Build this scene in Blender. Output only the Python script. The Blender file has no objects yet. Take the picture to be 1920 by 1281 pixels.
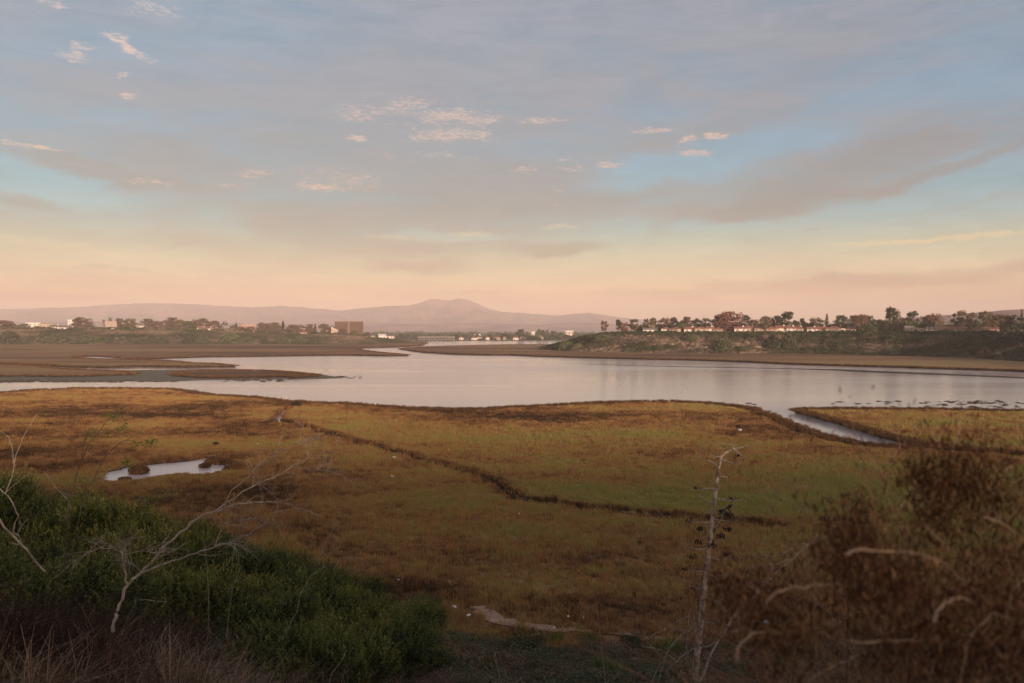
import bpy, bmesh, math, random
import numpy as np
from mathutils import Vector, Matrix
from mathutils.geometry import delaunay_2d_cdt

SC = bpy.context.scene
COL = SC.collection
R = math.radians

# ------------------------------------------------------------------ camera
F = 1493.0                      # focal length in pixels of the 1920 wide photograph
CH = 20.0
PITCH = math.atan((640.5 - 619.0) / F)
cam_d = bpy.data.cameras.new('camera')
cam = bpy.data.objects.new('camera', cam_d); COL.objects.link(cam); SC.camera = cam
cam.location = (0, 0, CH)
cam.rotation_euler = (R(90) - PITCH, 0, 0)
cam_d.sensor_width = 36.0
cam_d.lens = F / 1920 * 36
cam_d.clip_start = 0.05
cam_d.clip_end = 40000
cam_d.dof.use_dof = True
cam_d.dof.focus_distance = 45
cam_d.dof.aperture_fstop = 2.4

# ------------------------------------------------------------------ view and sun
SC.view_settings.view_transform = 'Standard'
SC.view_settings.look = 'None'
SC.view_settings.gamma = 1
SC.view_settings.use_curve_mapping = False
SC.view_settings.exposure = 0.32
SUN_EL = 7.0
SUN_AZ = 156.0                  # clockwise from the viewing direction
sd = bpy.data.lights.new('sun', 'SUN'); sun = bpy.data.objects.new('sun', sd); COL.objects.link(sun)
sd.energy = 5.0; sd.angle = R(6.0); sd.color = (1.0, 0.72, 0.54)
_s = Vector((math.sin(R(SUN_AZ)) * math.cos(R(SUN_EL)), math.cos(R(SUN_AZ)) * math.cos(R(SUN_EL)), math.sin(R(SUN_EL))))
sun.rotation_euler = _s.to_track_quat('Z', 'Y').to_euler()
SC.cycles.volume_bounces = 0
SC.cycles.max_bounces = 6
SC.cycles.diffuse_bounces = 2
SC.cycles.glossy_bounces = 3
SC.cycles.use_denoising = True


def ray(u, v):
    x, y = (u - 960) / F, -(v - 640.5) / F
    c, s = math.cos(PITCH), math.sin(PITCH)
    # camera looks +Y pitched down
    return Vector((x, c + y * s, -s + y * c))


def P(u, v, z=0.0):
    d = ray(u, v); t = (z - CH) / d.z
    return Vector((d.x * t, d.y * t, z))


def PD(u, v, Y):
    d = ray(u, v); t = Y / d.y
    return Vector((d.x * t, Y, CH + d.z * t))


# ------------------------------------------------------------------ node helper
class NT:
    def __init__(s, tree):
        s.t = tree; tree.nodes.clear()

    def n(s, kind, **kw):
        nd = s.t.nodes.new(kind)
        for k, v in kw.items():
            setattr(nd, k, v)
        return nd

    def l(s, a, b):
        s.t.links.new(a, b)

    def put(s, sock, v):
        if isinstance(v, bpy.types.NodeSocket): s.l(v, sock)
        elif v is not None: sock.default_value = v

    def m(s, op, a, b=None, c=None, clamp=False):
        nd = s.n('ShaderNodeMath', operation=op, use_clamp=clamp)
        for i, v in enumerate((a, b, c)): s.put(nd.inputs[i], v)
        return nd.outputs[0]

    def vm(s, op, a, b=None):
        nd = s.n('ShaderNodeVectorMath', operation=op)
        s.put(nd.inputs[0], a)
        if b is not None: s.put(nd.inputs[1], b)
        return nd.outputs[0]

    def mix(s, fac, a, b, blend='MIX'):
        nd = s.n('ShaderNodeMix', data_type='RGBA', blend_type=blend)
        s.put(nd.inputs[0], fac)
        s.put(nd.inputs[6], a if isinstance(a, bpy.types.NodeSocket) else (*a[:3], 1))
        s.put(nd.inputs[7], b if isinstance(b, bpy.types.NodeSocket) else (*b[:3], 1))
        return nd.outputs[2]

    def ramp(s, fac, stops, interp='LINEAR'):
        nd = s.n('ShaderNodeValToRGB'); nd.color_ramp.interpolation = interp
        e = nd.color_ramp.elements
        while len(e) < len(stops): e.new(0.5)
        for i, (p, c) in enumerate(stops):
            e[i].position = p; e[i].color = (*c[:3], 1) if not isinstance(c, (int, float)) else (c, c, c, 1)
        s.put(nd.inputs[0], fac)
        return nd.outputs[0]

    def noise(s, vec, scale, detail=4, rough=0.55, dist=0.0, out=0):
        nd = s.n('ShaderNodeTexNoise')
        nd.inputs['Scale'].default_value = scale; nd.inputs['Detail'].default_value = detail
        nd.inputs['Roughness'].default_value = rough; nd.inputs['Distortion'].default_value = dist
        if vec is not None: s.l(vec, nd.inputs['Vector'])
        return nd.outputs[out]

    def map(s, vec, loc=(0, 0, 0), rot=(0, 0, 0), scale=(1, 1, 1), kind='POINT'):
        nd = s.n('ShaderNodeMapping', vector_type=kind)
        nd.inputs['Location'].default_value = loc; nd.inputs['Rotation'].default_value = rot
        nd.inputs['Scale'].default_value = scale
        s.l(vec, nd.inputs['Vector'])
        return nd.outputs[0]

    def rng(s, v, a, b, c=0.0, d=1.0):
        nd = s.n('ShaderNodeMapRange'); nd.clamp = True; nd.interpolation_type = 'SMOOTHSTEP'
        for i, x in enumerate((v, a, b, c, d)): s.put(nd.inputs[i], x)
        return nd.outputs[0]


def srgb(r, g, b):
    f = lambda c: (c / 255 / 12.92) if c / 255 <= 0.04045 else ((c / 255 + 0.055) / 1.055) ** 2.4
    return (f(r), f(g), f(b))


# ------------------------------------------------------------------ world: dusk sky
PXD = 26.06                      # photograph pixels per degree
world = bpy.data.worlds.new('World'); SC.world = world; world.use_nodes = True
w = NT(world.node_tree)
tc = w.n('ShaderNodeTexCoord').outputs['Generated']
sep = w.n('ShaderNodeSeparateXYZ'); w.l(tc, sep.inputs[0])
az = w.m('MULTIPLY', w.m('ARCTAN2', sep.outputs[0], sep.outputs[1]), 57.2958)
el = w.m('MULTIPLY', w.m('ARCSINE', sep.outputs[2]), 57.2958)
cmb = w.n('ShaderNodeCombineXYZ'); w.l(az, cmb.inputs[0]); w.l(el, cmb.inputs[1])
ae = cmb.outputs[0]
# ragged edges: the direction is nudged by noise before any cloud shape is read
wn = w.noise(w.map(ae, scale=(0.16, 0.42, 1)), 1.0, 5, 0.6, 0, 1)
wv = w.vm('MULTIPLY', w.vm('SUBTRACT', wn, (0.5, 0.5, 0.5)), (6.0, 2.6, 0))
aew = w.vm('ADD', ae, wv)
wn2 = w.noise(w.map(ae, scale=(0.9, 2.2, 1)), 1.0, 3, 0.6, 0, 1)
aes = w.vm('ADD', ae, w.vm('MULTIPLY', w.vm('SUBTRACT', wn2, (0.5, 0.5, 0.5)), (1.6, 0.7, 0)))


def azel(u, v):
    d = ray(u, v).normalized()
    return math.degrees(math.atan2(d.x, d.y)), math.degrees(math.asin(d.z))


def blobs(vec, rows):
    tot = None
    for (u, v, ru, rv, ang, amp) in rows:
        a, e = azel(u, v)
        k = math.cos(R(a)) ** 2
        mp = w.map(vec, (a, e, 0), (0, 0, R(ang)), (ru / PXD * k, rv / PXD * k, 1), 'TEXTURE')
        g = w.n('ShaderNodeTexGradient', gradient_type='SPHERICAL'); w.l(mp, g.inputs[0])
        sm = w.rng(g.outputs['Fac'], 0.0, 0.75)
        tot = w.m('MULTIPLY_ADD', sm, amp, tot if tot is not None else 0.0)
    return tot


eln = w.m('DIVIDE', w.m('MAXIMUM', el, 0.0), 90.0)
D9 = lambda d: d / 90.0
clear = w.ramp(eln, [(0, (0.82, 0.47, 0.22)), (D9(2.5), (0.733, 0.456, 0.232)), (D9(3.8), (0.567, 0.439, 0.266)), (D9(5.6), (0.37, 0.38, 0.285)), (D9(7.3), (0.18, 0.30, 0.335)),
                     (D9(9), (0.105, 0.26, 0.355)), (D9(12), (0.095, 0.225, 0.345)), (D9(16), (0.105, 0.205, 0.320)), (D9(20), (0.115, 0.200, 0.290)), (1, (0.10, 0.16, 0.24))])
veil = w.ramp(eln, [(0, (0.62, 0.33, 0.19)), (D9(2.5), (0.457, 0.246, 0.155)), (D9(3.8), (0.319, 0.194, 0.163)), (D9(5.6), (0.225, 0.158, 0.150)), (D9(7.3), (0.170, 0.135, 0.150)),
                    (D9(9), (0.140, 0.128, 0.155)), (D9(12), (0.145, 0.135, 0.168)), (D9(16), (0.170, 0.160, 0.195)), (D9(20), (0.188, 0.190, 0.234)), (1, (0.17, 0.18, 0.24))])
# broad veil of thin cloud: wind-drawn noise plus the banks and breaks seen in the view
st = w.map(ae, (0, 0, 0), (0, 0, R(-9)), (0.05, 0.26, 1))
nz = w.noise(st, 1.0, 9, 0.62, 0.9)
nz2 = w.noise(w.map(ae, (7, 3, 0), (0, 0, R(-14)), (0.11, 0.6, 1)), 1.0, 5, 0.6, 0.4)
cov = w.m('MULTIPLY_ADD', w.m('SUBTRACT', nz, 0.5), 1.9, 0.60)
cov = w.m('MULTIPLY_ADD', w.m('SUBTRACT', nz2, 0.5), 1.6, cov)
nz3 = w.noise(w.map(ae, (2, 5, 0), (0, 0, R(-16)), (0.22, 1.05, 1)), 1.0, 6, 0.6, 0.9)
cov = w.m('MULTIPLY_ADD', w.m('SUBTRACT', nz3, 0.5), 0.8, cov)
cov = w.m('MULTIPLY_ADD', blobs(aew, [
    (1820, 420, 430, 130, 8, -1.0), (1380, 285, 380, 55, 9, -0.85), (1330, 440, 420, 60, 3, -0.75), (1850, 300, 260, 50, 12, -0.45), (1180, 330, 260, 40, 4, -0.4),
    (110, 345, 280, 60, -6, -0.95), (860, 440, 170, 18, 0, -0.6), (1900, 120, 330, 190, 0, -0.3), (350, 60, 600, 150, 0, -0.2), (1000, 60, 900, 200, 0, 0.45),
    (1150, 510, 700, 60, 0, -0.45), (250, 500, 500, 50, 2, -0.3), (60, 200, 300, 90, 0, -0.2),
    (1500, 345, 430, 50, 13, 0.42), (1330, 330, 260, 26, 10, 0.4), (1700, 262, 200, 16, 16, 0.45), (1470, 385, 260, 36, 4, 0.6), (1790, 312, 260, 26, 15, 0.8), (1780, 396, 170, 13, 10, 0.6), (1000, 360, 340, 70, 0, 0.5),
    (700, 300, 620, 230, 0, 0.45), (1060, 463, 170, 20, 5, 0.75), (770, 500, 150, 24, 0, 0.6), (1240, 430, 60, 18, 22, 0.6), (1360, 408, 80, 16, 8, 0.5), (1520, 428, 50, 8, 0, 0.5),
    (190, 318, 260, 24, -7, 0.75), (60, 372, 160, 22, -5, 0.75), (90, 556, 240, 15, 0, 0.55), (1450, 540, 430, 22, 2, 0.5), (1780, 515, 330, 34, 3, 0.55), (860, 551, 55, 6, 0, 0.5)]), 0.85, cov)
cov = w.rng(cov, -0.15, 1.25)
col = w.mix(cov, clear, veil)
# darker rims inside the thicker banks
thick = w.rng(blobs(aew, [(1500, 352, 430, 50, 13, 0.8), (1450, 392, 220, 24, 4, 0.7), (1080, 466, 140, 14, 5, 0.9), (190, 322, 220, 16, -7, 0.6), (1800, 314, 220, 18, 15, 0.5),
                            (215, 509, 150, 9, -3, 1.3), (770, 505, 120, 14, 0, 0.4), (60, 378, 140, 14, -5, 0.4), (1360, 410, 60, 12, 8, 0.4)]), 0.1, 1.2)
thick = w.m('MULTIPLY', thick, w.rng(nz3, 0.3, 0.7, 0.1, 1.25))
col = w.mix(w.m('MULTIPLY', thick, 0.5, clamp=True), col, w.vm('MULTIPLY', veil, (0.66, 0.78, 0.84)))
tx = w.rng(w.m('ADD', w.m('MULTIPLY', nz3, 0.55), w.m('MULTIPLY', nz2, 0.45)), 0.3, 0.7, 0.86, 1.16)
txv = w.n('ShaderNodeCombineXYZ'); [w.l(tx, txv.inputs[i_]) for i_ in range(3)]
col = w.vm('MULTIPLY', col, txv.outputs[0])
# low lit streaks
lit = blobs(aes, [(1830, 443, 230, 9, 2, 1.0), (1650, 456, 170, 6, 0, 0.8), (1780, 470, 90, 5, 0, 0.5), (120, 462, 260, 16, -6, 0.35), (1050, 425, 60, 7, 0, 0.5), (880, 438, 60, 7, 0, 0.5), (740, 446, 70, 7, 0, 0.4)])
col = w.mix(w.m('MULTIPLY', lit, 0.75, clamp=True), col, (0.58, 0.44, 0.25))
# small pink altocumulus puffs
pn = w.noise(w.map(ae, (3, 1, 0), (0, 0, R(6)), (0.9, 4.0, 1)), 1.0, 6, 0.62, 1.2)
pf = w.noise(w.map(ae, (1, 9, 0), (0, 0, 0), (3.2, 10.0, 1)), 1.0, 4, 0.6, 0.5)
pm = blobs(aes, [
    (800, 215, 270, 75, 0, 0.42), (855, 252, 130, 18, 0, 0.75), (790, 262, 70, 10, 0, 0.6), (660, 212, 80, 26, 0, 0.5), (668, 258, 34, 10, 0, 1.0), (840, 218, 80, 20, 8, 0.7), (760, 200, 80, 20, 8, 0.5), (905, 226, 60, 12, 5, 0.6),
    (138, 104, 50, 20, 0, 1.1), (152, 86, 48, 12, -12, 0.9), (252, 98, 62, 16, -22, 1.1), (218, 68, 44, 14, 0, 1.05), (235, 84, 40, 12, -20, 0.5), (100, 8, 44, 16, 0, 0.9), (290, 16, 90, 26, 0, 0.85), (229, 142, 18, 10, 0, 1.0), (244, 180, 26, 14, 0, 1.1),
    (55, 273, 110, 9, -2, 1.1), (478, 328, 60, 14, 0, 0.9), (600, 330, 110, 40, 0, 0.6), (690, 342, 70, 26, 0, 0.65), (290, 342, 90, 9, 0, 0.9), (420, 347, 70, 9, 0, 0.8), (600, 352, 90, 9, 0, 0.8),
    (1020, 226, 70, 12, 0, 0.9), (980, 318, 50, 11, 0, 0.9), (1141, 309, 42, 11, 0, 1.3), (1065, 316, 50, 10, 0, 0.8), (1060, 300, 30, 6, 0, 0.8), (1285, 262, 34, 12, 8, 1.3), (1344, 256, 32, 12, 0, 1.4), (1300, 287, 62, 12, 0, 1.2), (1225, 245, 70, 9, 0, 1.0),
    (1045, 357, 20, 6, 0, 0.9), (1048, 385, 18, 5, 0, 0.8), (815, 291, 60, 9, 0, 0.8), (880, 300, 60, 14, 0, 0.5), (650, 383, 60, 8, 0, 0.4), (735, 291, 30, 7, 0, 0.7)])
pk = w.rng(w.m('ADD', w.m('MULTIPLY_ADD', w.m('SUBTRACT', pn, 0.5), 2.6, w.m('MULTIPLY', w.m('SUBTRACT', pf, 0.5), 2.0)), w.m('SUBTRACT', pm, 0.50)), -0.05, 1.35)
pk = w.m('MULTIPLY', pk, w.rng(pm, 0.02, 0.35))
col = w.mix(w.m('MULTIPLY', pk, 0.92), col, w.ramp(eln, [(0, (0.6, 0.34, 0.2)), (D9(9), (0.52, 0.27, 0.19)), (D9(14), (0.60, 0.35, 0.26)), (D9(22), (0.62, 0.44, 0.36)), (1, (0.4, 0.35, 0.3))]))
# afterglow round the sun behind the viewer
sdn = w.n('ShaderNodeVectorMath', operation='DOT_PRODUCT'); w.l(tc, sdn.inputs[0]); sdn.inputs[1].default_value = tuple(_s)
glow = w.m('POWER', w.m('MAXIMUM', w.m('MULTIPLY_ADD', sdn.outputs['Value'], 0.5, 0.5), 0.0), 6.0)
glow = w.m('MULTIPLY', glow, w.rng(el, 40, 0))
col = w.vm('MULTIPLY', col, w.mix(w.rng(el, 6.5, 0.8), (1, 1, 1), (1.22, 1.18, 1.18)))
col = w.mix(glow, col, (2.9, 1.8, 1.1))
bgc = w.n('ShaderNodeBackground'); w.l(col, bgc.inputs[0]); bgc.inputs[1].default_value = 0.86
sky = w.n('ShaderNodeTexSky', sky_type='NISHITA'); sky.sun_disc = False
sky.sun_elevation = R(SUN_EL); sky.sun_rotation = R(SUN_AZ); sky.altitude = 20; sky.air_density = 1.2; sky.dust_density = 2.0
bgs = w.n('ShaderNodeBackground'); w.l(sky.outputs[0], bgs.inputs[0]); bgs.inputs[1].default_value = 0.05
addw = w.n('ShaderNodeAddShader'); w.l(bgc.outputs[0], addw.inputs[0]); w.l(bgs.outputs[0], addw.inputs[1])
wo = w.n('ShaderNodeOutputWorld'); w.l(addw.outputs[0], wo.inputs[0])


# ------------------------------------------------------------------ numpy helpers
def _h(ix, iy, seed):
    n = (ix.astype(np.int64) * 374761393 + iy.astype(np.int64) * 668265263 + seed * 982451653) & 0xffffffff
    n = ((n ^ (n >> 13)) * 1274126177) & 0xffffffff
    return ((n ^ (n >> 16)) & 0xffffff) / float(0xffffff)


def vnoise(x, y, seed=0):
    x = np.asarray(x, float); y = np.asarray(y, float)
    ix = np.floor(x); iy = np.floor(y); fx = x - ix; fy = y - iy
    fx = fx * fx * (3 - 2 * fx); fy = fy * fy * (3 - 2 * fy)
    ix = ix.astype(np.int64); iy = iy.astype(np.int64)
    a = _h(ix, iy, seed); b = _h(ix + 1, iy, seed); c = _h(ix, iy + 1, seed); d = _h(ix + 1, iy + 1, seed)
    return (a * (1 - fx) + b * fx) * (1 - fy) + (c * (1 - fx) + d * fx) * fy


def fbm(x, y, seed=0, oct=4):
    t = 0; a = 0.5; s = 0
    for i in range(oct):
        t = t + a * vnoise(x * 2 ** i, y * 2 ** i, seed + i * 7); s += a; a *= 0.5
    return t / s


def inside(px, py, poly):
    px = np.asarray(px); py = np.asarray(py); r = np.zeros(px.shape, bool)
    n = len(poly)
    for i in range(n):
        x1, y1 = poly[i][0], poly[i][1]; x2, y2 = poly[(i + 1) % n][0], poly[(i + 1) % n][1]
        if y1 == y2: continue
        c = ((y1 > py) != (y2 > py)) & (px < (x2 - x1) * (py - y1) / (y2 - y1) + x1)
        r ^= c
    return r


def seg_dist(px, py, line):
    d = np.full(np.shape(px), 1e9)
    for (a, b) in zip(line[:-1], line[1:]):
        ax, ay, bx, by = a[0], a[1], b[0], b[1]
        L = (bx - ax) ** 2 + (by - ay) ** 2 + 1e-9
        t = np.clip(((px - ax) * (bx - ax) + (py - ay) * (by - ay)) / L, 0, 1)
        d = np.minimum(d, np.hypot(px - ax - t * (bx - ax), py - ay - t * (by - ay)))
    return d


def sstep(a, b, x):
    t = np.clip((x - a) / (b - a), 0, 1); return t * t * (3 - 2 * t)


# ------------------------------------------------------------------ object helpers
def tag(o, label=None, cat=None, group=None, kind=None):
    if label: o['label'] = label
    if cat: o['category'] = cat
    if group: o['group'] = group
    if kind: o['kind'] = kind
    return o


def meshobj(name, verts, faces, mats, parent=None, smooth=False, midx=None):
    me = bpy.data.meshes.new(name)
    me.from_pydata([tuple(v) for v in verts], [], faces)
    if not isinstance(mats, (list, tuple)): mats = [mats]
    for m_ in mats: me.materials.append(m_)
    if midx is not None: me.polygons.foreach_set('material_index', midx)
    if smooth: me.polygons.foreach_set('use_smooth', [True] * len(me.polygons))
    me.update()
    o = bpy.data.objects.new(name, me); COL.objects.link(o)
    if parent: o.parent = parent
    return o


def empty(name, loc=(0, 0, 0), rz=0):
    o = bpy.data.objects.new(name, None); COL.objects.link(o)
    o.location = loc; o.rotation_euler = (0, 0, rz); o.empty_display_size = 0.1
    return o


def copy_tree(o, parent=None):
    c = o.copy(); COL.objects.link(c); c.parent = parent
    for ch in o.children: copy_tree(ch, c)
    return c


class MB:
    """collects boxes, quads and tubes into one mesh"""
    def __init__(s): s.v = []; s.f = []; s.mi = []; s.cur = 0

    def box(s, x0, x1, y0, y1, z0, z1):
        b = len(s.v)
        s.v += [(x0, y0, z0), (x1, y0, z0), (x1, y1, z0), (x0, y1, z0), (x0, y0, z1), (x1, y0, z1), (x1, y1, z1), (x0, y1, z1)]
        fs = [(0, 3, 2, 1), (4, 5, 6, 7), (0, 1, 5, 4), (1, 2, 6, 5), (2, 3, 7, 6), (3, 0, 4, 7)]
        s.f += [tuple(i + b for i in q) for q in fs]; s.mi += [s.cur] * 6
        return s

    def poly(s, pts, faces):
        b = len(s.v); s.v += [tuple(p) for p in pts]
        s.f += [tuple(i + b for i in q) for q in faces]; s.mi += [s.cur] * len(faces)
        return s

    def tube(s, pts, rad, n=6, cap=True):
        pts = [Vector(p) for p in pts]; b = len(s.v); k = len(pts)
        up = Vector((0.13, 0.31, 0.94))
        for i, p in enumerate(pts):
            d = (pts[min(i + 1, k - 1)] - pts[max(i - 1, 0)])
            if d.length < 1e-9: d = Vector((0, 0, 1))
            d.normalize(); a = d.cross(up)
            if a.length < 0.05: a = d.cross(Vector((1, 0, 0)))
            a.normalize(); c = d.cross(a)
            r = rad[i] if isinstance(rad, (list, tuple)) else rad
            for j in range(n):
                t = 2 * math.pi * j / n
                s.v.append(tuple(p + a * (math.cos(t) * r) + c * (math.sin(t) * r)))
        for i in range(k - 1):
            for j in range(n):
                q = (b + i * n + j, b + i * n + (j + 1) % n, b + (i + 1) * n + (j + 1) % n, b + (i + 1) * n + j)
                s.f.append(q); s.mi.append(s.cur)
        if cap:
            s.f.append(tuple(b + j for j in range(n))[::-1]); s.f.append(tuple(b + (k - 1) * n + j for j in range(n))); s.mi += [s.cur] * 2
        return s

    def build(s, name, mat, parent=None, smooth=False):
        return meshobj(name, s.v, s.f, mat, parent, smooth, s.mi if isinstance(mat, (list, tuple)) else None)


def wiggle(pts, amp, rnd, sub=3):
    """subdivide a polyline and roughen it a little"""
    out = []
    for a, b in zip(pts[:-1], pts[1:]):
        a = Vector(a); b = Vector(b)
        for i in range(sub):
            q = a.lerp(b, i / sub)
            if i: q += Vector((rnd.uniform(-1, 1), rnd.uniform(-1, 1), rnd.uniform(-1, 1))) * amp
            out.append(q)
    out.append(Vector(pts[-1]))
    return out


# ------------------------------------------------------------------ materials
def mat(name, col, rough=0.85, var=0.25, scale=1.0, spec=0.25, bump=0.0, col2=None, coord='obj', detail=4):
    m_ = bpy.data.materials.new(name); m_.use_nodes = True
    t = NT(m_.node_tree)
    tcn = t.n('ShaderNodeTexCoord'); vec = tcn.outputs['Object']
    if coord == 'pos':
        vec = t.n('ShaderNodeNewGeometry').outputs['Position']
    nzz = t.noise(vec, scale, detail, 0.6)
    c2 = col2 or tuple(c * (1 - var) for c in col)
    c1 = tuple(min(1, c * (1 + var * 0.5)) for c in col)
    cc = t.mix(t.rng(nzz, 0.3, 0.7), c2, c1)
    b = t.n('ShaderNodeBsdfPrincipled'); t.l(cc, b.inputs['Base Color'])
    b.inputs['Roughness'].default_value = rough; b.inputs['Specular IOR Level'].default_value = spec
    if bump:
        bn = t.n('ShaderNodeBump'); bn.inputs['Strength'].default_value = bump; bn.inputs['Distance'].default_value = 0.2
        t.l(nzz, bn.inputs['Height']); t.l(bn.outputs[0], b.inputs['Normal'])
    o = t.n('ShaderNodeOutputMaterial'); t.l(b.outputs[0], o.inputs[0])
    return m_


def leafmat(name, stops, source='island', rough=0.7, transl=0.25, hold=1.0):
    """foliage: colour picked per leaf (island), per object colour, or by an attribute carried by each scattered plant"""
    m_ = bpy.data.materials.new(name); m_.use_nodes = True
    t = NT(m_.node_tree); g = t.n('ShaderNodeNewGeometry')
    isl = g.outputs['Random Per Island']
    if source == 'tone':
        a = t.n('ShaderNodeAttribute', attribute_type='INSTANCER', attribute_name='tone')
        fac = t.m('MULTIPLY_ADD', t.m('SUBTRACT', isl, 0.5), 0.22, a.outputs['Fac'])
        cc = t.ramp(fac, stops)
    elif source == 'tonegeo':
        a = t.n('ShaderNodeAttribute', attribute_type='GEOMETRY', attribute_name='tone')
        nn = t.noise(g.outputs['Position'], 0.9, 5, 0.7)
        nf = t.noise(t.map(g.outputs['Position'], scale=(0.6, 0.08, 1)), 1.0, 5, 0.7)
        fac = t.m('MULTIPLY_ADD', t.m('SUBTRACT', nn, 0.5), 0.5, t.m('MULTIPLY_ADD', t.m('SUBTRACT', nf, 0.5), 0.3, a.outputs['Fac']))
        cc = t.ramp(fac, stops)
        cc = t.mix(1.0, cc, (hold, hold, hold), 'MULTIPLY')
    elif source == 'object':
        oi = t.n('ShaderNodeObjectInfo')
        k = t.m('MULTIPLY_ADD', isl, 0.9, 0.55)
        cb = t.n('ShaderNodeCombineColor'); [t.l(k, cb.inputs[i]) for i in range(3)]
        cc = t.mix(1.0, oi.outputs['Color'], cb.outputs[0], 'MULTIPLY')
    else:
        oi = t.n('ShaderNodeObjectInfo'); cc = t.ramp(isl, stops)
        hv = t.ramp(oi.outputs['Random'], [(0, (0.55, 0.62, 0.6)), (0.5, (0.95, 0.92, 0.8)), (1, (1.35, 1.15, 0.9))])
        cc = t.mix(1.0, cc, hv, 'MULTIPLY')
    b = t.n('ShaderNodeBsdfPrincipled'); t.l(cc, b.inputs['Base Color'])
    b.inputs['Roughness'].default_value = rough; b.inputs['Specular IOR Level'].default_value = 0.2
    o = t.n('ShaderNodeOutputMaterial')
    if transl:
        tr = t.n('ShaderNodeBsdfTranslucent'); t.l(cc, tr.inputs[0])
        mx = t.n('ShaderNodeMixShader'); mx.inputs[0].default_value = transl
        t.l(b.outputs[0], mx.inputs[1]); t.l(tr.outputs[0], mx.inputs[2]); t.l(mx.outputs[0], o.inputs[0])
    else:
        t.l(b.outputs[0], o.inputs[0])
    return m_


MARSH = [(0.0, (0.075, 0.045, 0.024)), (0.2, (0.19, 0.098, 0.045)), (0.42, (0.40, 0.200, 0.084)), (0.6, (0.50, 0.285, 0.105)), (0.8, (0.44, 0.33, 0.11)), (1.0, (0.37, 0.34, 0.10))]
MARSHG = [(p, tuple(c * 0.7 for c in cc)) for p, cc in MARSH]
M = {}
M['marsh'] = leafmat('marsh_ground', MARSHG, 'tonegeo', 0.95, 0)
M['marsh_tuft'] = leafmat('marsh_grass', MARSH, 'tone', 0.8, 0.3)
M['mudbank'] = mat('bank_mud', (0.045, 0.034, 0.024), 0.8, 0.5, 0.6, coord='pos')
M['mud'] = mat('tidal_mud', (0.15, 0.135, 0.09), 0.85, 0.4, 0.12, 0.15, col2=(0.20, 0.155, 0.10), coord='pos', detail=8)
M['slope'] = mat('slope_soil', (0.055, 0.036, 0.023), 0.95, 0.6, 0.8, coord='pos', bump=0.5)
M['dirt'] = mat('path_dirt', (0.42, 0.25, 0.16), 0.95, 0.35, 1.2, coord='pos', bump=0.3)
M['plain'] = mat('plain', (0.16, 0.14, 0.10), 0.95, 0.4, 0.004, coord='pos')
M['mount'] = mat('mountain_rock', (0.26, 0.135, 0.12), 1.0, 0.75, 0.0025, coord='pos', detail=8)
M['crown'] = leafmat('tree_leaves', None, 'object', 0.8, 0.15)
M['shrub'] = leafmat('shrub_leaves', [(0, (0.025, 0.036, 0.011)), (0.5, (0.070, 0.092, 0.026)), (0.88, (0.16, 0.185, 0.05)), (1, (0.32, 0.32, 0.11))], 'island', 0.6, 0.2)
M['sage'] = leafmat('sage_leaves', [(0, (0.06, 0.07, 0.035)), (0.6, (0.12, 0.14, 0.06)), (1, (0.2, 0.2, 0.1))], 'island', 0.8, 0.2)
M['brightleaf'] = leafmat('bright_leaves', [(0, (0.05, 0.10, 0.02)), (0.7, (0.11, 0.19, 0.035)), (1, (0.2, 0.24, 0.06))], 'island', 0.6, 0.3)
M['rust'] = leafmat('dry_seed_leaves', [(0, (0.035, 0.016, 0.009)), (0.5, (0.10, 0.045, 0.024)), (0.85, (0.20, 0.10, 0.055)), (1, (0.34, 0.21, 0.13))], 'island', 0.9, 0.2)
M['drytone'] = leafmat('dry_stems', [(0, (0.008, 0.004, 0.002)), (0.4, (0.038, 0.016, 0.007)), (0.72, (0.11, 0.055, 0.026)), (1, (0.38, 0.25, 0.16))], 'tone', 0.9, 0.1)
M['brushtone'] = leafmat('bluff_brush', [(0, (0.035, 0.052, 0.022)), (0.3, (0.075, 0.095, 0.04)), (0.5, (0.14, 0.115, 0.08)), (0.75, (0.26, 0.20, 0.14)), (1, (0.42, 0.31, 0.20))], 'tone', 0.9, 0.1)
M['toetone'] = leafmat('toe_scrub', [(0, (0.05, 0.058, 0.028)), (0.3, (0.15, 0.155, 0.08)), (0.55, (0.19, 0.12, 0.075)), (0.8, (0.22, 0.15, 0.10)), (1, (0.30, 0.22, 0.16))], 'tone', 0.9, 0.1)
M['lump'] = mat('wet_mud_lumps', (0.085, 0.07, 0.05), 0.7, 0.4, 2)
M['bark'] = mat('bark', (0.10, 0.075, 0.055), 0.9, 0.5, 3)
M['palebark'] = mat('pale_bark', (0.38, 0.31, 0.25), 0.85, 0.3, 0.8)
M['deadwood'] = mat('dead_wood', (0.34, 0.28, 0.23), 0.85, 0.45, 9, coord='pos')
M['stalk'] = mat('agave_stalk', (0.42, 0.34, 0.27), 0.8, 0.6, 5, coord='pos', detail=6, col2=(0.12, 0.07, 0.045))
M['pod'] = mat('seed_pods', (0.030, 0.022, 0.020), 0.7, 0.4, 30)
M['thinstem'] = mat('thin_dry_stems', (0.26, 0.145, 0.085), 0.9, 0.5, 14, coord='pos')
M['drystem'] = mat('dry_straw', (0.34, 0.23, 0.155), 0.85, 0.4, 14, coord='pos')
M['white'] = mat('white_paint', (0.74, 0.66, 0.60), 0.7, 0.1, 0.5)
M['cream'] = mat('cream_stucco', (0.48, 0.37, 0.29), 0.85, 0.12, 0.5)
M['pinkst'] = mat('pink_stucco', (0.44, 0.28, 0.225), 0.85, 0.12, 0.5)
M['tile'] = mat('roof_tiles', (0.33, 0.15, 0.105), 0.85, 0.35, 2)
M['greyroof'] = mat('grey_roof', (0.22, 0.19, 0.17), 0.9, 0.3, 2)
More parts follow.
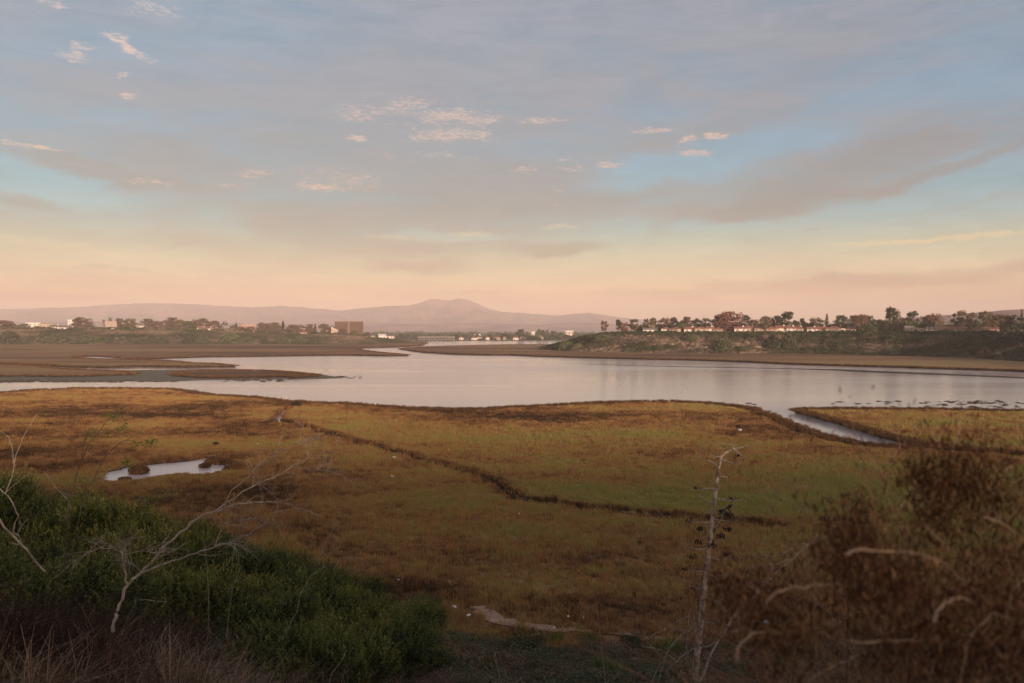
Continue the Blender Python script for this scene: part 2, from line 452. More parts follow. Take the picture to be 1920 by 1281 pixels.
M['glass'] = mat('window_glass', (0.035, 0.04, 0.05), 0.15, 0.2, 1, 0.5)
M['brownfac'] = mat('office_cladding', (0.15, 0.085, 0.05), 0.7, 0.2, 0.05)
M['bandglass'] = mat('office_glass', (0.09, 0.05, 0.035), 0.9, 0.2, 0.05, 0.05)
M['concrete'] = mat('concrete', (0.26, 0.23, 0.21), 0.9, 0.2, 0.3)
M['plumage'] = mat('white_feathers', (0.8, 0.77, 0.72), 0.8, 0.08, 20)
M['dark_plumage'] = mat('dark_feathers', (0.03, 0.028, 0.03), 0.6, 0.3, 20)
M['beak'] = mat('beak_and_leg', (0.08, 0.06, 0.03), 0.6, 0.3, 20)
M['paper'] = mat('white_litter', (0.75, 0.74, 0.72), 0.7, 0.1, 10)
M['metal'] = mat('post_paint', (0.55, 0.5, 0.45), 0.5, 0.1, 3)

# water
wm = bpy.data.materials.new('water'); wm.use_nodes = True
t = NT(wm.node_tree)
pos = t.n('ShaderNodeNewGeometry').outputs['Position']
band = t.noise(t.map(pos, (0, 0, 0), (0, 0, R(-6)), (0.0025, 0.014, 1)), 1.0, 5, 0.55, 0.8)
rip = t.noise(t.map(pos, (0, 0, 0), (0, 0, R(8)), (0.55, 0.9, 1)), 1.0, 5, 0.6)
b = t.n('ShaderNodeBsdfPrincipled')
b.inputs['Base Color'].default_value = (0.72, 0.56, 0.49, 1); b.inputs['IOR'].default_value = 1.40
t.l(t.rng(band, 0.35, 0.7, 0.10, 0.20), b.inputs['Roughness'])
bn = t.n('ShaderNodeBump'); bn.inputs['Distance'].default_value = 0.07
t.l(t.rng(band, 0.4, 0.65, 0.45, 0.9), bn.inputs['Strength']); t.l(rip, bn.inputs['Height']); t.l(bn.outputs[0], b.inputs['Normal'])
o = t.n('ShaderNodeOutputMaterial'); t.l(b.outputs[0], o.inputs[0])
M['water'] = wm

# right bluff face and left bluff face: soil, tan scars, scrub patches
def bluffmat(name, tan):
    m_ = bpy.data.materials.new(name); m_.use_nodes = True
    t = NT(m_.node_tree); g = t.n('ShaderNodeNewGeometry'); pos = g.outputs['Position']
    n1 = t.noise(t.map(pos, scale=(0.06, 0.06, 0.16)), 1.0, 6, 0.65, 0.4)
    n2 = t.noise(t.map(pos, (9, 4, 2), scale=(0.25, 0.25, 0.12)), 1.0, 5, 0.7)
    c = t.ramp(n2, [(0.3, (0.075, 0.058, 0.045)), (0.5, (0.14, 0.105, 0.075)), (0.66, tan)])
    c = t.mix(t.rng(n1, 0.54, 0.66), c, (0.055, 0.065, 0.03))
    b = t.n('ShaderNodeBsdfPrincipled'); t.l(c, b.inputs['Base Color']); b.inputs['Roughness'].default_value = 0.95; b.inputs['Specular IOR Level'].default_value = 0.1
    o = t.n('ShaderNodeOutputMaterial'); t.l(b.outputs[0], o.inputs[0])
    return m_
M['bluff_r'] = bluffmat('right_bluff_soil', (0.50, 0.36, 0.24))
M['bluff_l'] = bluffmat('left_bluff_soil', (0.22, 0.165, 0.12))

# ------------------------------------------------------------------ setting: water, plain, mountains
meshobj('water', [(-3500, 12, 0), (3500, 12, 0), (3500, 1700, 0), (-3500, 1700, 0)], [(0, 1, 2, 3)], M['water'])['kind'] = 'structure'
meshobj('bay_floor', [(-16000, -3000, -0.8), (16000, -3000, -0.8), (16000, 14000, -0.8), (-16000, 14000, -0.8)], [(0, 1, 2, 3)], M['mudbank'])['kind'] = 'structure'


def grid(name, X, Y, Z, matl, smooth=True, extra=None):
    r, c = X.shape
    v = np.stack([X, Y, Z], -1).reshape(-1, 3)
    i = np.arange(r * c).reshape(r, c)
    f = np.stack([i[:-1, :-1], i[:-1, 1:], i[1:, 1:], i[1:, :-1]], -1).reshape(-1, 4)
    o = meshobj(name, v.tolist(), f.tolist(), matl, None, smooth)
    return o


# distant plain beyond the head of the bay
xs = np.linspace(-1, 1, 140) ** 3 * 9000 + np.linspace(-1, 1, 140) * 4000
ys = np.concatenate([np.array([1448., 1455, 1500, 1600, 1800, 2100, 2500, 3200, 4500, 7000, 13000])])
X, Y = np.meshgrid(xs, ys)
shore = fbm(X / 160, X * 0, 5) * 30
Z = 1.2 + fbm(X / 400, Y / 400, 3) * 3 * sstep(1500, 2500, Y)
Z[0] = -0.4
Y[:2] += shore[:2]
grid('plain', X, Y, Z, M['plain'])['kind'] = 'structure'

# mountains: skyline traced in angle, built as real ridges 9 to 11 km away
def ridge(name, prof, D, depth, seed, amp=1.0, base=0.0):
    us = np.array([p[0] for p in prof], float); vs = np.array([p[1] for p in prof], float)
    uu = np.linspace(us[0], us[-1], 1100)
    top = (619 - np.interp(uu, us, vs)) / F * D + CH
    kx = np.ones(3) / 3; top = np.convolve(np.pad(top, 1, 'edge'), kx, 'valid')
    xc = (uu - 960) / F * D
    T = np.sort(np.append(np.linspace(0, 1, 44), 0.62))
    X, Tt = np.meshgrid(xc, T)
    H = np.broadcast_to(top, X.shape)
    prof_t = np.where(Tt < 0.62, (Tt / 0.62) ** 1.35, 1 - 0.5 * ((Tt - 0.62) / 0.38) ** 1.2)
    rid = 1 - np.abs(2 * fbm(X / 330, Tt * 3.2 + X / 1500, seed, 5) - 1)
    Yv = D + (Tt - 0.62) * depth + (fbm(X / 900, Tt, seed + 3) - 0.5) * 500
    sc = 1 - 0.55 * (1 - rid) * np.sin(np.clip(Tt / 0.62, 0, 1) * math.pi) * 1.6 * amp
    jag = (fbm(X / 130, Tt * 3, seed + 9, 4) - 0.5) * 16 * amp * (Tt > 0.5)
    Zv = base + (H - base) * prof_t * sc + jag
    Xv = X * (Yv / D)
    o = grid(name, Xv, Yv, Zv, M['mount']); o['kind'] = 'structure'
    return o


ridge('mountains', [(-700, 596), (-200, 590), (0, 580), (140, 576), (235, 570), (275, 568), (340, 569.5), (400, 573), (470, 576), (530, 574), (560, 576), (600, 580), (645, 582), (690, 577),
                    (730, 574), (765, 573), (788, 568), (800, 562.5), (815, 560), (832, 563.5), (845, 563.5), (858, 560), (872, 561), (892, 568), (915, 579), (940, 585), (980, 587), (1010, 590),
                    (1050, 592), (1080, 588), (1105, 587), (1140, 592), (1180, 597), (1260, 604), (1500, 606), (1900, 610), (2600, 612)], 10800, 4200, 11)
ridge('foothills', [(-700, 606), (100, 604), (400, 606), (700, 608), (900, 606), (1010, 609), (1060, 604), (1150, 607), (1250, 611), (1600, 613), (2400, 614)], 7600, 1800, 21, 0.7)
ridge('right_far_hill', [(1500, 618), (1620, 606), (1700, 597), (1760, 592), (1830, 588), (1880, 584), (1930, 582), (2100, 576), (2500, 580), (2900, 600)], 2600, 900, 31, 0.4)

# ------------------------------------------------------------------ marsh sheets
def tone(x, y):
    x = np.asarray(x, float); y = np.asarray(y, float)
    d = np.hypot(x, y)
    n = fbm(x / 26, y / 15, 41, 4); n2 = fbm(x / 7, y / 4.2, 47, 3); n3 = fbm(x / 90, y / 45, 53, 3)
    t = 0.47 + (n - 0.5) * 1.0 + (n2 - 0.5) * 0.5 + (n3 - 0.5) * 0.8
    for (u, v, ru, rv, a) in TONES:
        c = P(u, v, 0.6); rx = ru / F * c.y; ry = abs(P(u, v - rv, 0.6).y - P(u, v + rv, 0.6).y) / 2
        t = t + a * np.exp(-((x - c.x) / rx) ** 2 - ((y - c.y) / ry) ** 2)
    far = sstep(230, 420, y)
    t = t * (1 - far) + (0.42 + (fbm(x / 120, y / 60, 61) - 0.5) * 0.8 + (fbm(x / 260, y / 22, 63) - 0.5) * 0.5) * far
    return t


TONES = [(1400, 925, 210, 28, 0.17), (1120, 950, 170, 26, 0.15), (1630, 915, 160, 26, 0.13), (850, 905, 90, 16, -0.1), (900, 830, 160, 22, 0.2), (1000, 870, 130, 16, 0.18), (640, 805, 90, 12, 0.2),
         (560, 985, 120, 26, -0.36), (420, 930, 170, 26, -0.28), (180, 780, 260, 24, -0.20), (120, 840, 130, 16, -0.15), (640, 945, 110, 16, 0.12), (760, 1000, 170, 22, 0.14), (930, 1030, 160, 24, 0.05),
         (1250, 845, 150, 18, -0.12), (1550, 850, 120, 14, -0.16), (1250, 1040, 260, 30, -0.22), (1100, 1130, 400, 36, -0.30), (780, 1100, 120, 20, -0.28), (1700, 800, 220, 18, -0.14), (1760, 840, 200, 10, -0.22), (900, 775, 300, 12, -0.12),
         (430, 760, 150, 8, -0.15), (620, 780, 60, 8, 0.1), (1230, 795, 130, 12, 0.05), (300, 825, 120, 12, 0.12), (1500, 990, 300, 20, -0.14)]


def refine(pts, rnd, k=0.0045, amp=0.35, closed=True):
    out = []
    n = len(pts)
    for i in range(n if closed else n - 1):
        a, b_ = pts[i], pts[(i + 1) % n]
        L = math.hypot(b_[0] - a[0], b_[1] - a[1]); d = math.hypot((a[0] + b_[0]) / 2, (a[1] + b_[1]) / 2)
        st = max(0.5, d * k); m_ = max(1, min(120, int(L / st)))
        for j in range(m_):
            q = j / m_; x = a[0] + (b_[0] - a[0]) * q; y = a[1] + (b_[1] - a[1]) * q
            s_ = st * amp
            out.append((x + rnd.uniform(-1, 1) * s_, y + rnd.uniform(-1, 1) * s_))
    return out


def sheet(name, outer, holes, z, matl, rnd, spacing, relief=0.12, skirt=1.0, use_tone=True):
    """a solid sheet of ground with a dropped bank all round"""
    vs = [Vector((p[0], p[1])) for p in outer]; ed = [(i, (i + 1) % len(outer)) for i in range(len(outer))]
    for h in holes:
        b0 = len(vs); vs += [Vector((p[0], p[1])) for p in h]; ed += [(b0 + i, b0 + (i + 1) % len(h)) for i in range(len(h))]
    xs_ = [p[0] for p in outer]; ys_ = [p[1] for p in outer]
    pts = []
    y = min(ys_)
    while y < max(ys_):
        s_ = spacing(y); x = min(xs_)
        while x < max(xs_):
            if abs(x) < 0.95 * abs(y) + 30: pts.append((x + rnd.uniform(-.4, .4) * s_, y + rnd.uniform(-.4, .4) * s_))
            x += s_
        y += s_
    pts = np.array(pts) if pts else np.zeros((0, 2))
    if len(pts):
        ok = inside(pts[:, 0], pts[:, 1], outer)
        for h in holes: ok &= ~inside(pts[:, 0], pts[:, 1], h)
        vs += [Vector(p) for p in pts[ok]]
    V, E, T, *_ = delaunay_2d_cdt(vs, ed, [], 0, 1e-4)
    V = np.array([(p.x, p.y) for p in V]); T = np.array([t_ for t_ in T if len(t_) == 3])
    cx = V[T].mean(1)
    ok = inside(cx[:, 0], cx[:, 1], outer)
    for h in holes: ok &= ~inside(cx[:, 0], cx[:, 1], h)
    T = T[ok]
    cnt = {}
    for t_ in T:
        for a, b_ in ((t_[0], t_[1]), (t_[1], t_[2]), (t_[2], t_[0])): cnt[(a, b_)] = 1
    bd = [(a, b_) for (a, b_) in cnt if (b_, a) not in cnt]
    zz = z + (fbm(V[:, 0] / 6, V[:, 1] / 6, 77) - 0.5) * relief * 2
    verts = np.column_stack([V, zz]); n0 = len(verts)
    bi = sorted({i for e in bd for i in e}); mp = {i: n0 + k for k, i in enumerate(bi)}
    low = verts[bi].copy(); low[:, 2] = -0.5
    verts = np.vstack([verts, low])
    faces = T.tolist() + [[b_, a, mp[a], mp[b_]] for a, b_ in bd]
    mi = [0] * len(T) + [1] * len(bd)
    o = meshobj(name, verts.tolist(), faces, [matl, M['mudbank']], None, False, mi)
    if use_tone:
        at = o.data.attributes.new('tone', 'FLOAT', 'POINT'); at.data.foreach_set('value', tone(verts[:, 0], verts[:, 1]))
    o['kind'] = 'structure'
    return o


def W(pts, z=0.6): return [tuple(P(u, v, z)[:2]) for u, v in pts]


rnd = random.Random(5)
ZM = 0.48
near_uv = [(-900, 745), (-300, 742), (0, 738), (50, 733), (120, 731), (130, 729.5), (240, 729.5), (320, 731), (350, 735), (392, 742), (430, 744), (470, 746), (505, 750), (528, 753.5), (534, 762),
           (541, 762), (545, 757), (553, 754), (570, 756), (600, 757), (650, 758), (700, 763), (780, 767), (850, 769), (905, 769), (960, 765), (1030, 762), (1110, 757), (1180, 755), (1260, 754),
           (1340, 758), (1405, 767), (1450, 784), (1496, 804), (1540, 820), (1600, 833), (1650, 838), (1690, 840), (1740, 843), (1790, 846), (1850, 851), (1920, 856), (2100, 866), (2500, 880), (3000, 895)]
outer_near = refine(W(near_uv, ZM), rnd, amp=0.3, closed=False)
# close the polygon under the slope
outer_near = [p for p in outer_near if p[1] > 60] + [(150, 34), (60, 34), (0, 36), (-60, 40), (-160, 60)]
pond_uv = [(190, 893), (200, 901), (225, 903), (260, 900), (300, 893.5), (330, 888.5), (380, 889.5), (402, 886), (420, 880), (452, 877), (455, 870), (430, 863), (402, 855), (388, 857), (360, 863), (300, 868), (240, 875), (205, 884)]
pond = refine(W(pond_uv, ZM), rnd, 0.006, 0.3)
creek_uv = [(538, 765), (530, 772), (521, 780), (519, 788), (530, 794), (560, 798), (600, 808), (650, 824), (700, 838), (760, 852), (810, 868), (860, 880), (900, 890), (925, 904), (945, 922), (965, 934),
            (1000, 942), (1060, 950), (1120, 957), (1200, 965), (1300, 974), (1400, 984), (1500, 990)]
cl = W(creek_uv, ZM)
def ribbon(line, wd):
    L, Rr = [], []
    n = len(line)
    for i in range(n):
        a = line[max(i - 1, 0)]; b_ = line[min(i + 1, n - 1)]
        dx, dy = b_[0] - a[0], b_[1] - a[1]; k = math.hypot(dx, dy); q = wd(i / (n - 1))
        L.append((line[i][0] - dy / k * q, line[i][1] + dx / k * q)); Rr.append((line[i][0] + dy / k * q, line[i][1] - dx / k * q))
    return L + Rr[::-1]
clr = []
for a, b_ in zip(cl[:-1], cl[1:]):
    n_ = max(1, int(math.hypot(b_[0] - a[0], b_[1] - a[1]) / 2.5))
    for j in range(n_):
        q = j / n_; clr.append((a[0] + (b_[0] - a[0]) * q + rnd.uniform(-.3, .3), a[1] + (b_[1] - a[1]) * q + rnd.uniform(-.3, .3)))
clr.append(cl[-1])
creek = ribbon(clr, lambda q: 0.85 if q < 0.62 else 0.85 - 0.65 * min(1, (q - 0.62) / 0.3))
spn = lambda y: max(2.0, y * 0.022)
sheet('near_marsh', outer_near, [pond, creek], ZM, M['marsh'], rnd, spn)
# muddy bed of the creek, dry except by its bend
sheet('creek_bed', ribbon(clr[14:], lambda q: 1.3), [], 0.06, M['mudbank'], rnd, lambda y: 4, 0.02, 0.3, False)

sheet_pond = meshobj('pond', [(p[0], p[1], 0.36) for p in ribbon([( (P(190,893,.4)[0]-3), P(190,893,.4)[1]), (P(320,876,.4)[0], P(320,876,.4)[1]), (P(458,868,.4)[0]+3, P(458,868,.4)[1])], lambda q: 14)], [(0, 1, 2, 3, 4, 5)], M['water']); sheet_pond['kind'] = 'structure'
islets = [[(245, 884), (256, 879.5), (270, 879.5), (277, 883), (268, 888), (250, 887.5)], [(388, 866), (396, 861.5), (415, 861), (434, 866), (425, 870.5), (400, 870)], [(422, 880.5), (432, 874), (450, 872), (463, 875), (455, 880), (438, 883)], [(378, 874), (382, 872), (387, 873), (385, 876), (380, 876)],
          [(225, 901), (231, 898.5), (240, 899.5), (236, 902)]]
isl_polys = []
for k, uv in enumerate(islets):
    pz = refine(W(uv, 0.5), rnd, 0.006, 0.3); isl_polys.append(pz)
    sheet('pond_islet', pz, [], 0.5, M['marsh'], rnd, lambda y: 2.0, 0.05)

right_uv = [(1492, 770.5), (1505, 769), (1560, 768), (1650, 768), (1760, 769), (1850, 771), (1920, 772), (2300, 778), (3000, 790), (3000, 880), (2300, 866), (1920, 853), (1800, 843.5), (1720, 833), (1650, 815), (1610, 803), (1580, 794), (1540, 783), (1506, 774)]
outer_right = refine(W(right_uv, ZM), rnd)
sheet('right_marsh', outer_right, [], ZM - .1, M['marsh'], rnd, spn)

far_left_uv = [(-900, 645), (0, 645), (400, 644.5), (700, 643.5), (790, 643), (793, 644.5), (789, 647.3), (764, 649), (720, 650.8), (686, 651.5), (664, 652.6), (672, 655), (686, 658), (725, 662), (765, 665.6), (725, 666.3), (660, 665),
               (600, 665.5), (495, 667), (440, 667.5), (383, 668), (325, 670), (290, 671.5), (255, 673), (235, 671), (195, 667.2), (150, 667), (143, 669), (150, 671.5), (200, 674), (265, 675.2), (320, 677), (360, 681), (400, 682), (440, 686), (350, 687), (270, 685.5),
               (200, 687.5), (140, 686.5), (65, 683), (0, 681), (-900, 676)]
outer_fl = refine(W(far_left_uv, 0.8), rnd, 0.006, 0.3)
sheet('far_left_marsh', outer_fl, [], 0.8, M['marsh'], rnd, lambda y: max(8, y * 0.03), 0.2)
far_mid_uv = [(751.6, 653.8), (770, 652.5), (800, 650.5), (835, 649.2), (869, 648.3), (917, 647), (960, 646.3), (1019, 645.8), (1100, 645.8), (1300, 650), (1500, 652), (1700, 655), (1920, 662), (2600, 675), (2900, 740),
              (2400, 722), (1916, 694.5), (1850, 692.5), (1709, 688), (1600, 685), (1496, 681.8), (1400, 677.5), (1308, 674.2), (1250, 673), (1196, 672), (1092, 669), (1008, 667), (960, 664.6), (925, 664.8), (862, 663.3), (800, 660), (770, 656.5)]
outer_fm = refine(W(far_mid_uv, 0.8), rnd, 0.006, 0.3)
sheet('far_right_marsh', outer_fm, [], 0.8, M['marsh'], rnd, lambda y: max(8, y * 0.03), 0.2)

mud_uv = [(-600, 690), (0, 689), (62, 684), (85, 690), (150, 693), (240, 694.5), (300, 693.5), (430, 692.5), (520, 694.5), (560, 697.5), (595, 701), (640, 707.5), (610, 709.5), (560, 710.5), (480, 711), (400, 711.5), (300, 715.5), (240, 714), (180, 716), (100, 715), (0, 714), (-600, 720)]
outer_mud = refine(W(mud_uv, 0.15), rnd, 0.006, 0.35)
sheet('mudflat', outer_mud, [], 0.15, M['mud'], rnd, lambda y: 9, 0.07, 0.2, False)
isa_uv = [(-600, 684), (0, 683.5), (65, 686), (100, 691), (160, 694), (225, 697), (255, 699), (250, 701.5), (200, 703), (130, 705), (60, 704.5), (0, 704.5), (-600, 708)]
isb_uv = [(323, 701), (345, 697), (380, 695), (430, 694.5), (480, 695), (520, 696.5), (560, 700), (597, 704), (560, 706), (520, 705), (420, 707), (380, 706.5), (335, 703.5)]
outer_isa = refine(W(isa_uv, 0.7), rnd, 0.006, 0.3); outer_isb = refine(W(isb_uv, 0.7), rnd, 0.006, 0.3)
sheet('marsh_island', outer_isa, [], 0.7, M['marsh'], rnd, lambda y: 8, 0.1)
sheet('marsh_island', outer_isb, [], 0.7, M['marsh'], rnd, lambda y: 8, 0.1)
bar_uv = [(1098, 682.8), (1200, 685.6), (1300, 687.6), (1400, 689.3), (1500, 691.3), (1570, 692.3), (1610, 694), (1700, 697.8), (1800, 702), (1925, 707.5), (2300, 722), (2300, 725), (1925, 709.6), (1800, 704.2), (1700, 700.6), (1610, 697.2), (1560, 694.2), (1480, 692), (1400, 690), (1300, 688.3), (1200, 686.2)]
sheet('sand_bar', refine(W(bar_uv, 0.1), rnd, 0.006, 0.2), [], 0.1, M['mudbank'], rnd, lambda y: 12, 0.03, 0.2, False)
sheet('shore_mud', refine(W([(330, 733), (352, 731.5), (378, 735), (398, 741), (392, 744), (360, 742), (335, 737)], 0.12), rnd, 0.006, 0.2), [], 0.12, M['mud'], rnd, lambda y: 6, 0.03, 0.2, False)

# ------------------------------------------------------------------ near slope, with an added unseen rise behind the camera
def slope_h(x, y):
    x = np.asarray(x, float); y = np.asarray(y, float)
    lf = np.clip(-x, 0, 60)
    Yt = 51 + 1.1 * np.minimum(lf, 34) + (fbm(x / 14, x * 0, 91) - 0.5) * 5
    p = 1.6 - 0.6 * sstep(-2, 15, -x)
    tt = np.clip((y - 2) / (Yt - 2), 0, 1)
    h = 0.35 + 17.95 * (1 - tt) ** p
    h = h - 0.9 * sstep(0.96, 1.12, (y - 2) / (Yt - 2))
    A = 18.3 - np.maximum(y - 2, 0) * np.interp(-x, [0, 5, 8.6, 13, 22, 40], [.40, .355, .315, .258, .188, .155])
    B = (np.interp(-x, [0, 5, 13, 22, 40], [49, 49.5, 50.5, 52, 54]) + (fbm(x / 9, x * 0, 92) - 0.5) * 3 - y) * 0.80
    k = 1.2; lo = np.minimum(A, B) - k * 0.35 * np.exp(-((A - B) / k) ** 2)
    lo = np.maximum(lo, -0.6)
    wl = sstep(-1, 9, -x); h = h * (1 - wl) + lo * wl
    back = sstep(-6, -150, y)
    h = h + 3.4 * sstep(-4, -13, y) + 9 * back + (fbm(x / 60, y / 60, 93) - 0.5) * 8 * back  # unseen berm and hill behind the camera, raised to shade the foreground
    h = h + (fbm(x / 3.2, y / 3.2, 95, 4) - 0.5) * 0.7 * (1 - tt) * sstep(1.5, 6, np.abs(y - 0.5) + np.abs(x) * .5)
    return h


def sp(a, b_, n, k):
    q = np.linspace(-1, 1, n); q = np.sinh(q * k) / math.sinh(k)
    return np.where(q < 0, q * -a, q * b_)
X, Y = np.meshgrid(sp(-2600, 2600, 170, 6.2), sp(-2600, 120, 190, 5.6))
grid('slope', X, Y, slope_h(X, Y), M['slope'])['kind'] = 'structure'

# dirt path at the foot of the slope
path_uv = [(868, 1136), (890, 1137), (905, 1138), (925, 1146), (933, 1154), (945, 1160), (985, 1168), (1060, 1178), (1150, 1187), (1220, 1192), (1290, 1196), (1290, 1200), (1220, 1197), (1150, 1192), (1060, 1184), (985, 1178), (955, 1176), (930, 1172), (912, 1160), (890, 1148)]
PZ = 0.60
path_poly = refine(W(path_uv, PZ), rnd, 0.006, 0.6)
sheet('path', path_poly, [], PZ, M['dirt'], rnd, lambda y: 0.5, 0.03, 0.2, False)

# ------------------------------------------------------------------ bluffs
def bluff(name, base, htop, rise, matl, seed, back=900):
    us = np.array([b_[0] for b_ in base]); vs = np.array([b_[1] for b_ in base])
    uu = np.linspace(us[0], us[-1], 420)
    bp = np.array([P(u, v, 0.9)[:2] for u, v in zip(uu, np.interp(uu, us, vs))])
    hh = np.interp(uu, [h_[0] for h_ in htop], [h_[1] for h_ in htop])
    T = np.concatenate([[-0.25, 0], np.linspace(0.05, 1, 18), [1.15, 1.4, 1.8, 2.5, 4, 7, 12, 20, back / rise]])
    rad = bp / np.hypot(bp[:, 0], bp[:, 1])[:, None]
    A = np.arange(len(uu)); Tt, Ai = np.meshgrid(T, A, indexing='ij')
    bx = bp[Ai, 0]; by = bp[Ai, 1]
    gull = (fbm(bx / 17, by / 17, seed, 4) - 0.5)
    off = rise * Tt + gull * 22 * np.clip(Tt, 0, 1) * np.clip(1.6 - Tt, 0, 1)
    X = bx + rad[Ai, 0] * off; Y = by + rad[Ai, 1] * off
    prof = np.interp(Tt, [-0.25, 0, 0.1, 0.45, 0.8, 1.0, 1.15, 1.8], [-0.12, 0.0, 0.06, 0.5, 0.88, 0.97, 1.0, 1.0])
    Z = 0.7 + (hh[Ai] - 0.7) * prof + (fbm(X / 7, Y / 7 + Z_OFF, seed + 5, 4) - 0.5) * 3.4 * np.sin(np.clip(Tt, 0, 1) * math.pi)
    Z = Z + (fbm(X / 90, Y / 90, seed + 8) - 0.5) * 1.6 * (Tt > 1.2)
    if name == 'right_bluff': Z = Z - (Z + 0.9) * sstep(1.3, 3.5, Tt) * (1 - sstep(1085, 1150, uu))[Ai]
    o = grid(name, X, Y, Z, matl); o['kind'] = 'structure'
    return X, Y, Z, Tt
Z_OFF = 0.0
baseR = [(1012, 655), (1060, 657.5), (1112, 659.3), (1204, 661), (1308, 662), (1496, 663.3), (1600, 664.8), (1709, 667), (1830, 671.5), (1916, 677), (2100, 690), (2500, 720)]
hR = [(1012, 0.8), (1030, 3.5), (1060, 8), (1090, 13), (1120, 16.0), (1150, 17.3), (1250, 17.6), (2500, 17.8)]
BR = bluff('right_bluff', baseR, hR, 34, M['bluff_r'], 101)
baseL = [(-900, 646), (0, 646), (200, 645.5), (400, 645), (600, 645), (700, 644.6), (800, 643.4)]
hL = [(-900, 20), (0, 19.5), (200, 19.5), (350, 18.8), (450, 16.5), (560, 13.5), (650, 11), (720, 7.5), (770, 3.5), (800, 0.8)]
BL = bluff('left_bluff', baseL, hL, 45, M['bluff_l'], 131)


def bdist(base, u): return P(u, float(np.interp(u, [b_[0] for b_ in base], [b_[1] for b_ in base])), 0.9)
def onplateau(side, u, extra):
    """world point on the plateau along the sight line of column u, 'extra' metres behind the foot of the bluff"""
    base, hh = (baseR, hR) if side == 'R' else (baseL, hL)
    b_ = bdist(base, u); r = Vector((b_.x, b_.y)); n = r.normalized(); q = r + n * extra
    z = float(np.interp(u, [h_[0] for h_ in hh], [h_[1] for h_ in hh]))
    return Vector((q.x, q.y, z))


# ------------------------------------------------------------------ scattered cover (one object each)
def scatter(name, pts, rz, scl, ton, vid, srcs, kind='stuff'):
    me = bpy.data.meshes.new(name); me.from_pydata(pts.tolist(), [], [])
    def at(n, typ, dat, key='value'):
        a = me.attributes.new(n, typ, 'POINT'); a.data.foreach_set(key, np.ascontiguousarray(dat).ravel())
    at('rz', 'FLOAT', rz); at('tone', 'FLOAT', ton); at('vid', 'INT', vid.astype(np.int32)); at('scl', 'FLOAT_VECTOR', scl.astype(np.float32), 'vector')
    o = bpy.data.objects.new(name, me); COL.objects.link(o); o['kind'] = kind
    ng = bpy.data.node_groups.new(name + '_cover', 'GeometryNodeTree')
    ng.interface.new_socket('Geometry', in_out='INPUT', socket_type='NodeSocketGeometry'); ng.interface.new_socket('Geometry', in_out='OUTPUT', socket_type='NodeSocketGeometry')
    N = ng.nodes; L = ng.links
    gi = N.new('NodeGroupInput'); go = N.new('NodeGroupOutput'); jn = N.new('GeometryNodeJoinGeometry')
    def attr(n, typ):
        a = N.new('GeometryNodeInputNamedAttribute'); a.data_type = typ; a.inputs[0].default_value = n; return a.outputs[0]
    ra = attr('rz', 'FLOAT'); sa = attr('scl', 'FLOAT_VECTOR'); va = attr('vid', 'INT')
    cx = N.new('ShaderNodeCombineXYZ'); L.new(ra, cx.inputs[2]); er = N.new('FunctionNodeEulerToRotation'); L.new(cx.outputs[0], er.inputs[0])
    for k, s_ in enumerate(srcs):
        oi = N.new('GeometryNodeObjectInfo'); oi.inputs[0].default_value = s_
        cp = N.new('FunctionNodeCompare'); cp.data_type = 'INT'; cp.operation = 'EQUAL'
        L.new(va, cp.inputs[2]); cp.inputs[3].default_value = k
        ip = N.new('GeometryNodeInstanceOnPoints')
        L.new(gi.outputs[0], ip.inputs['Points']); L.new(cp.outputs[0], ip.inputs['Selection']); L.new(oi.outputs['Geometry'], ip.inputs['Instance'])
        L.new(er.outputs[0], ip.inputs['Rotation']); L.new(sa, ip.inputs['Scale']); L.new(ip.outputs[0], jn.inputs[0])
    L.new(jn.outputs[0], go.inputs[0])
    md = o.modifiers.new('cover', 'NODES'); md.node_group = ng
    return o


def src(name, v, f, m_):
    me = bpy.data.meshes.new(name); me.from_pydata([tuple(p) for p in v], [], f); me.materials.append(m_)
    return bpy.data.objects.new(name, me)


def grass_src(seed, blades, rad, h0, h1, wd, m_, lean=0.3, bend=0.25):
    r = random.Random(seed); v = []; f = []
    for i in range(blades):
        a = r.uniform(0, 6.283); q = rad * math.sqrt(r.random()); x, y = math.cos(a) * q, math.sin(a) * q
        h = r.uniform(h0, h1); b_ = r.uniform(0, 6.283); lx, ly = math.cos(b_) * lean * h * r.random(), math.sin(b_) * lean * h * r.random()
        c = r.uniform(0, 3.1416); wx, wy = math.cos(c) * wd, math.sin(c) * wd
        k = len(v)
        v += [(x - wx, y - wy, -0.05), (x + wx, y + wy, -0.05), (x + wx * .7 + lx * .5, y + wy * .7 + ly * .5, h * .6), (x - wx * .7 + lx * .5, y - wy * .7 + ly * .5, h * .6), (x + lx * (1 + bend), y + ly * (1 + bend), h)]
        f += [(k, k + 1, k + 2, k + 3), (k + 3, k + 2, k + 4)]
    return v, f


rg = np.random.default_rng(12)
tufts = [src('grass_source', *grass_src(s_, 26, 0.42, 0.18, 0.56, 0.024, None), M['marsh_tuft']) for s_ in range(4)]


def sample(y0, y1, dens, poly, holes=(), side=0.70, pad=3):
    """points in the visible wedge with a density that falls off with distance"""
    out = []
    ys = np.linspace(y0, y1, max(2, int((y1 - y0) / 6)))
    for a, b_ in zip(ys[:-1], ys[1:]):
        ym = (a + b_) / 2; n_ = int(dens(ym) * (b_ - a) * 2 * (side * ym + pad))
        out.append(np.column_stack([rg.uniform(-1, 1, n_) * (side * ym + pad), rg.uniform(a, b_, n_)]))
    p = np.vstack(out)
    ok = inside(p[:, 0], p[:, 1], poly)
    for h in holes: ok &= ~inside(p[:, 0], p[:, 1], h)
    return p[ok]


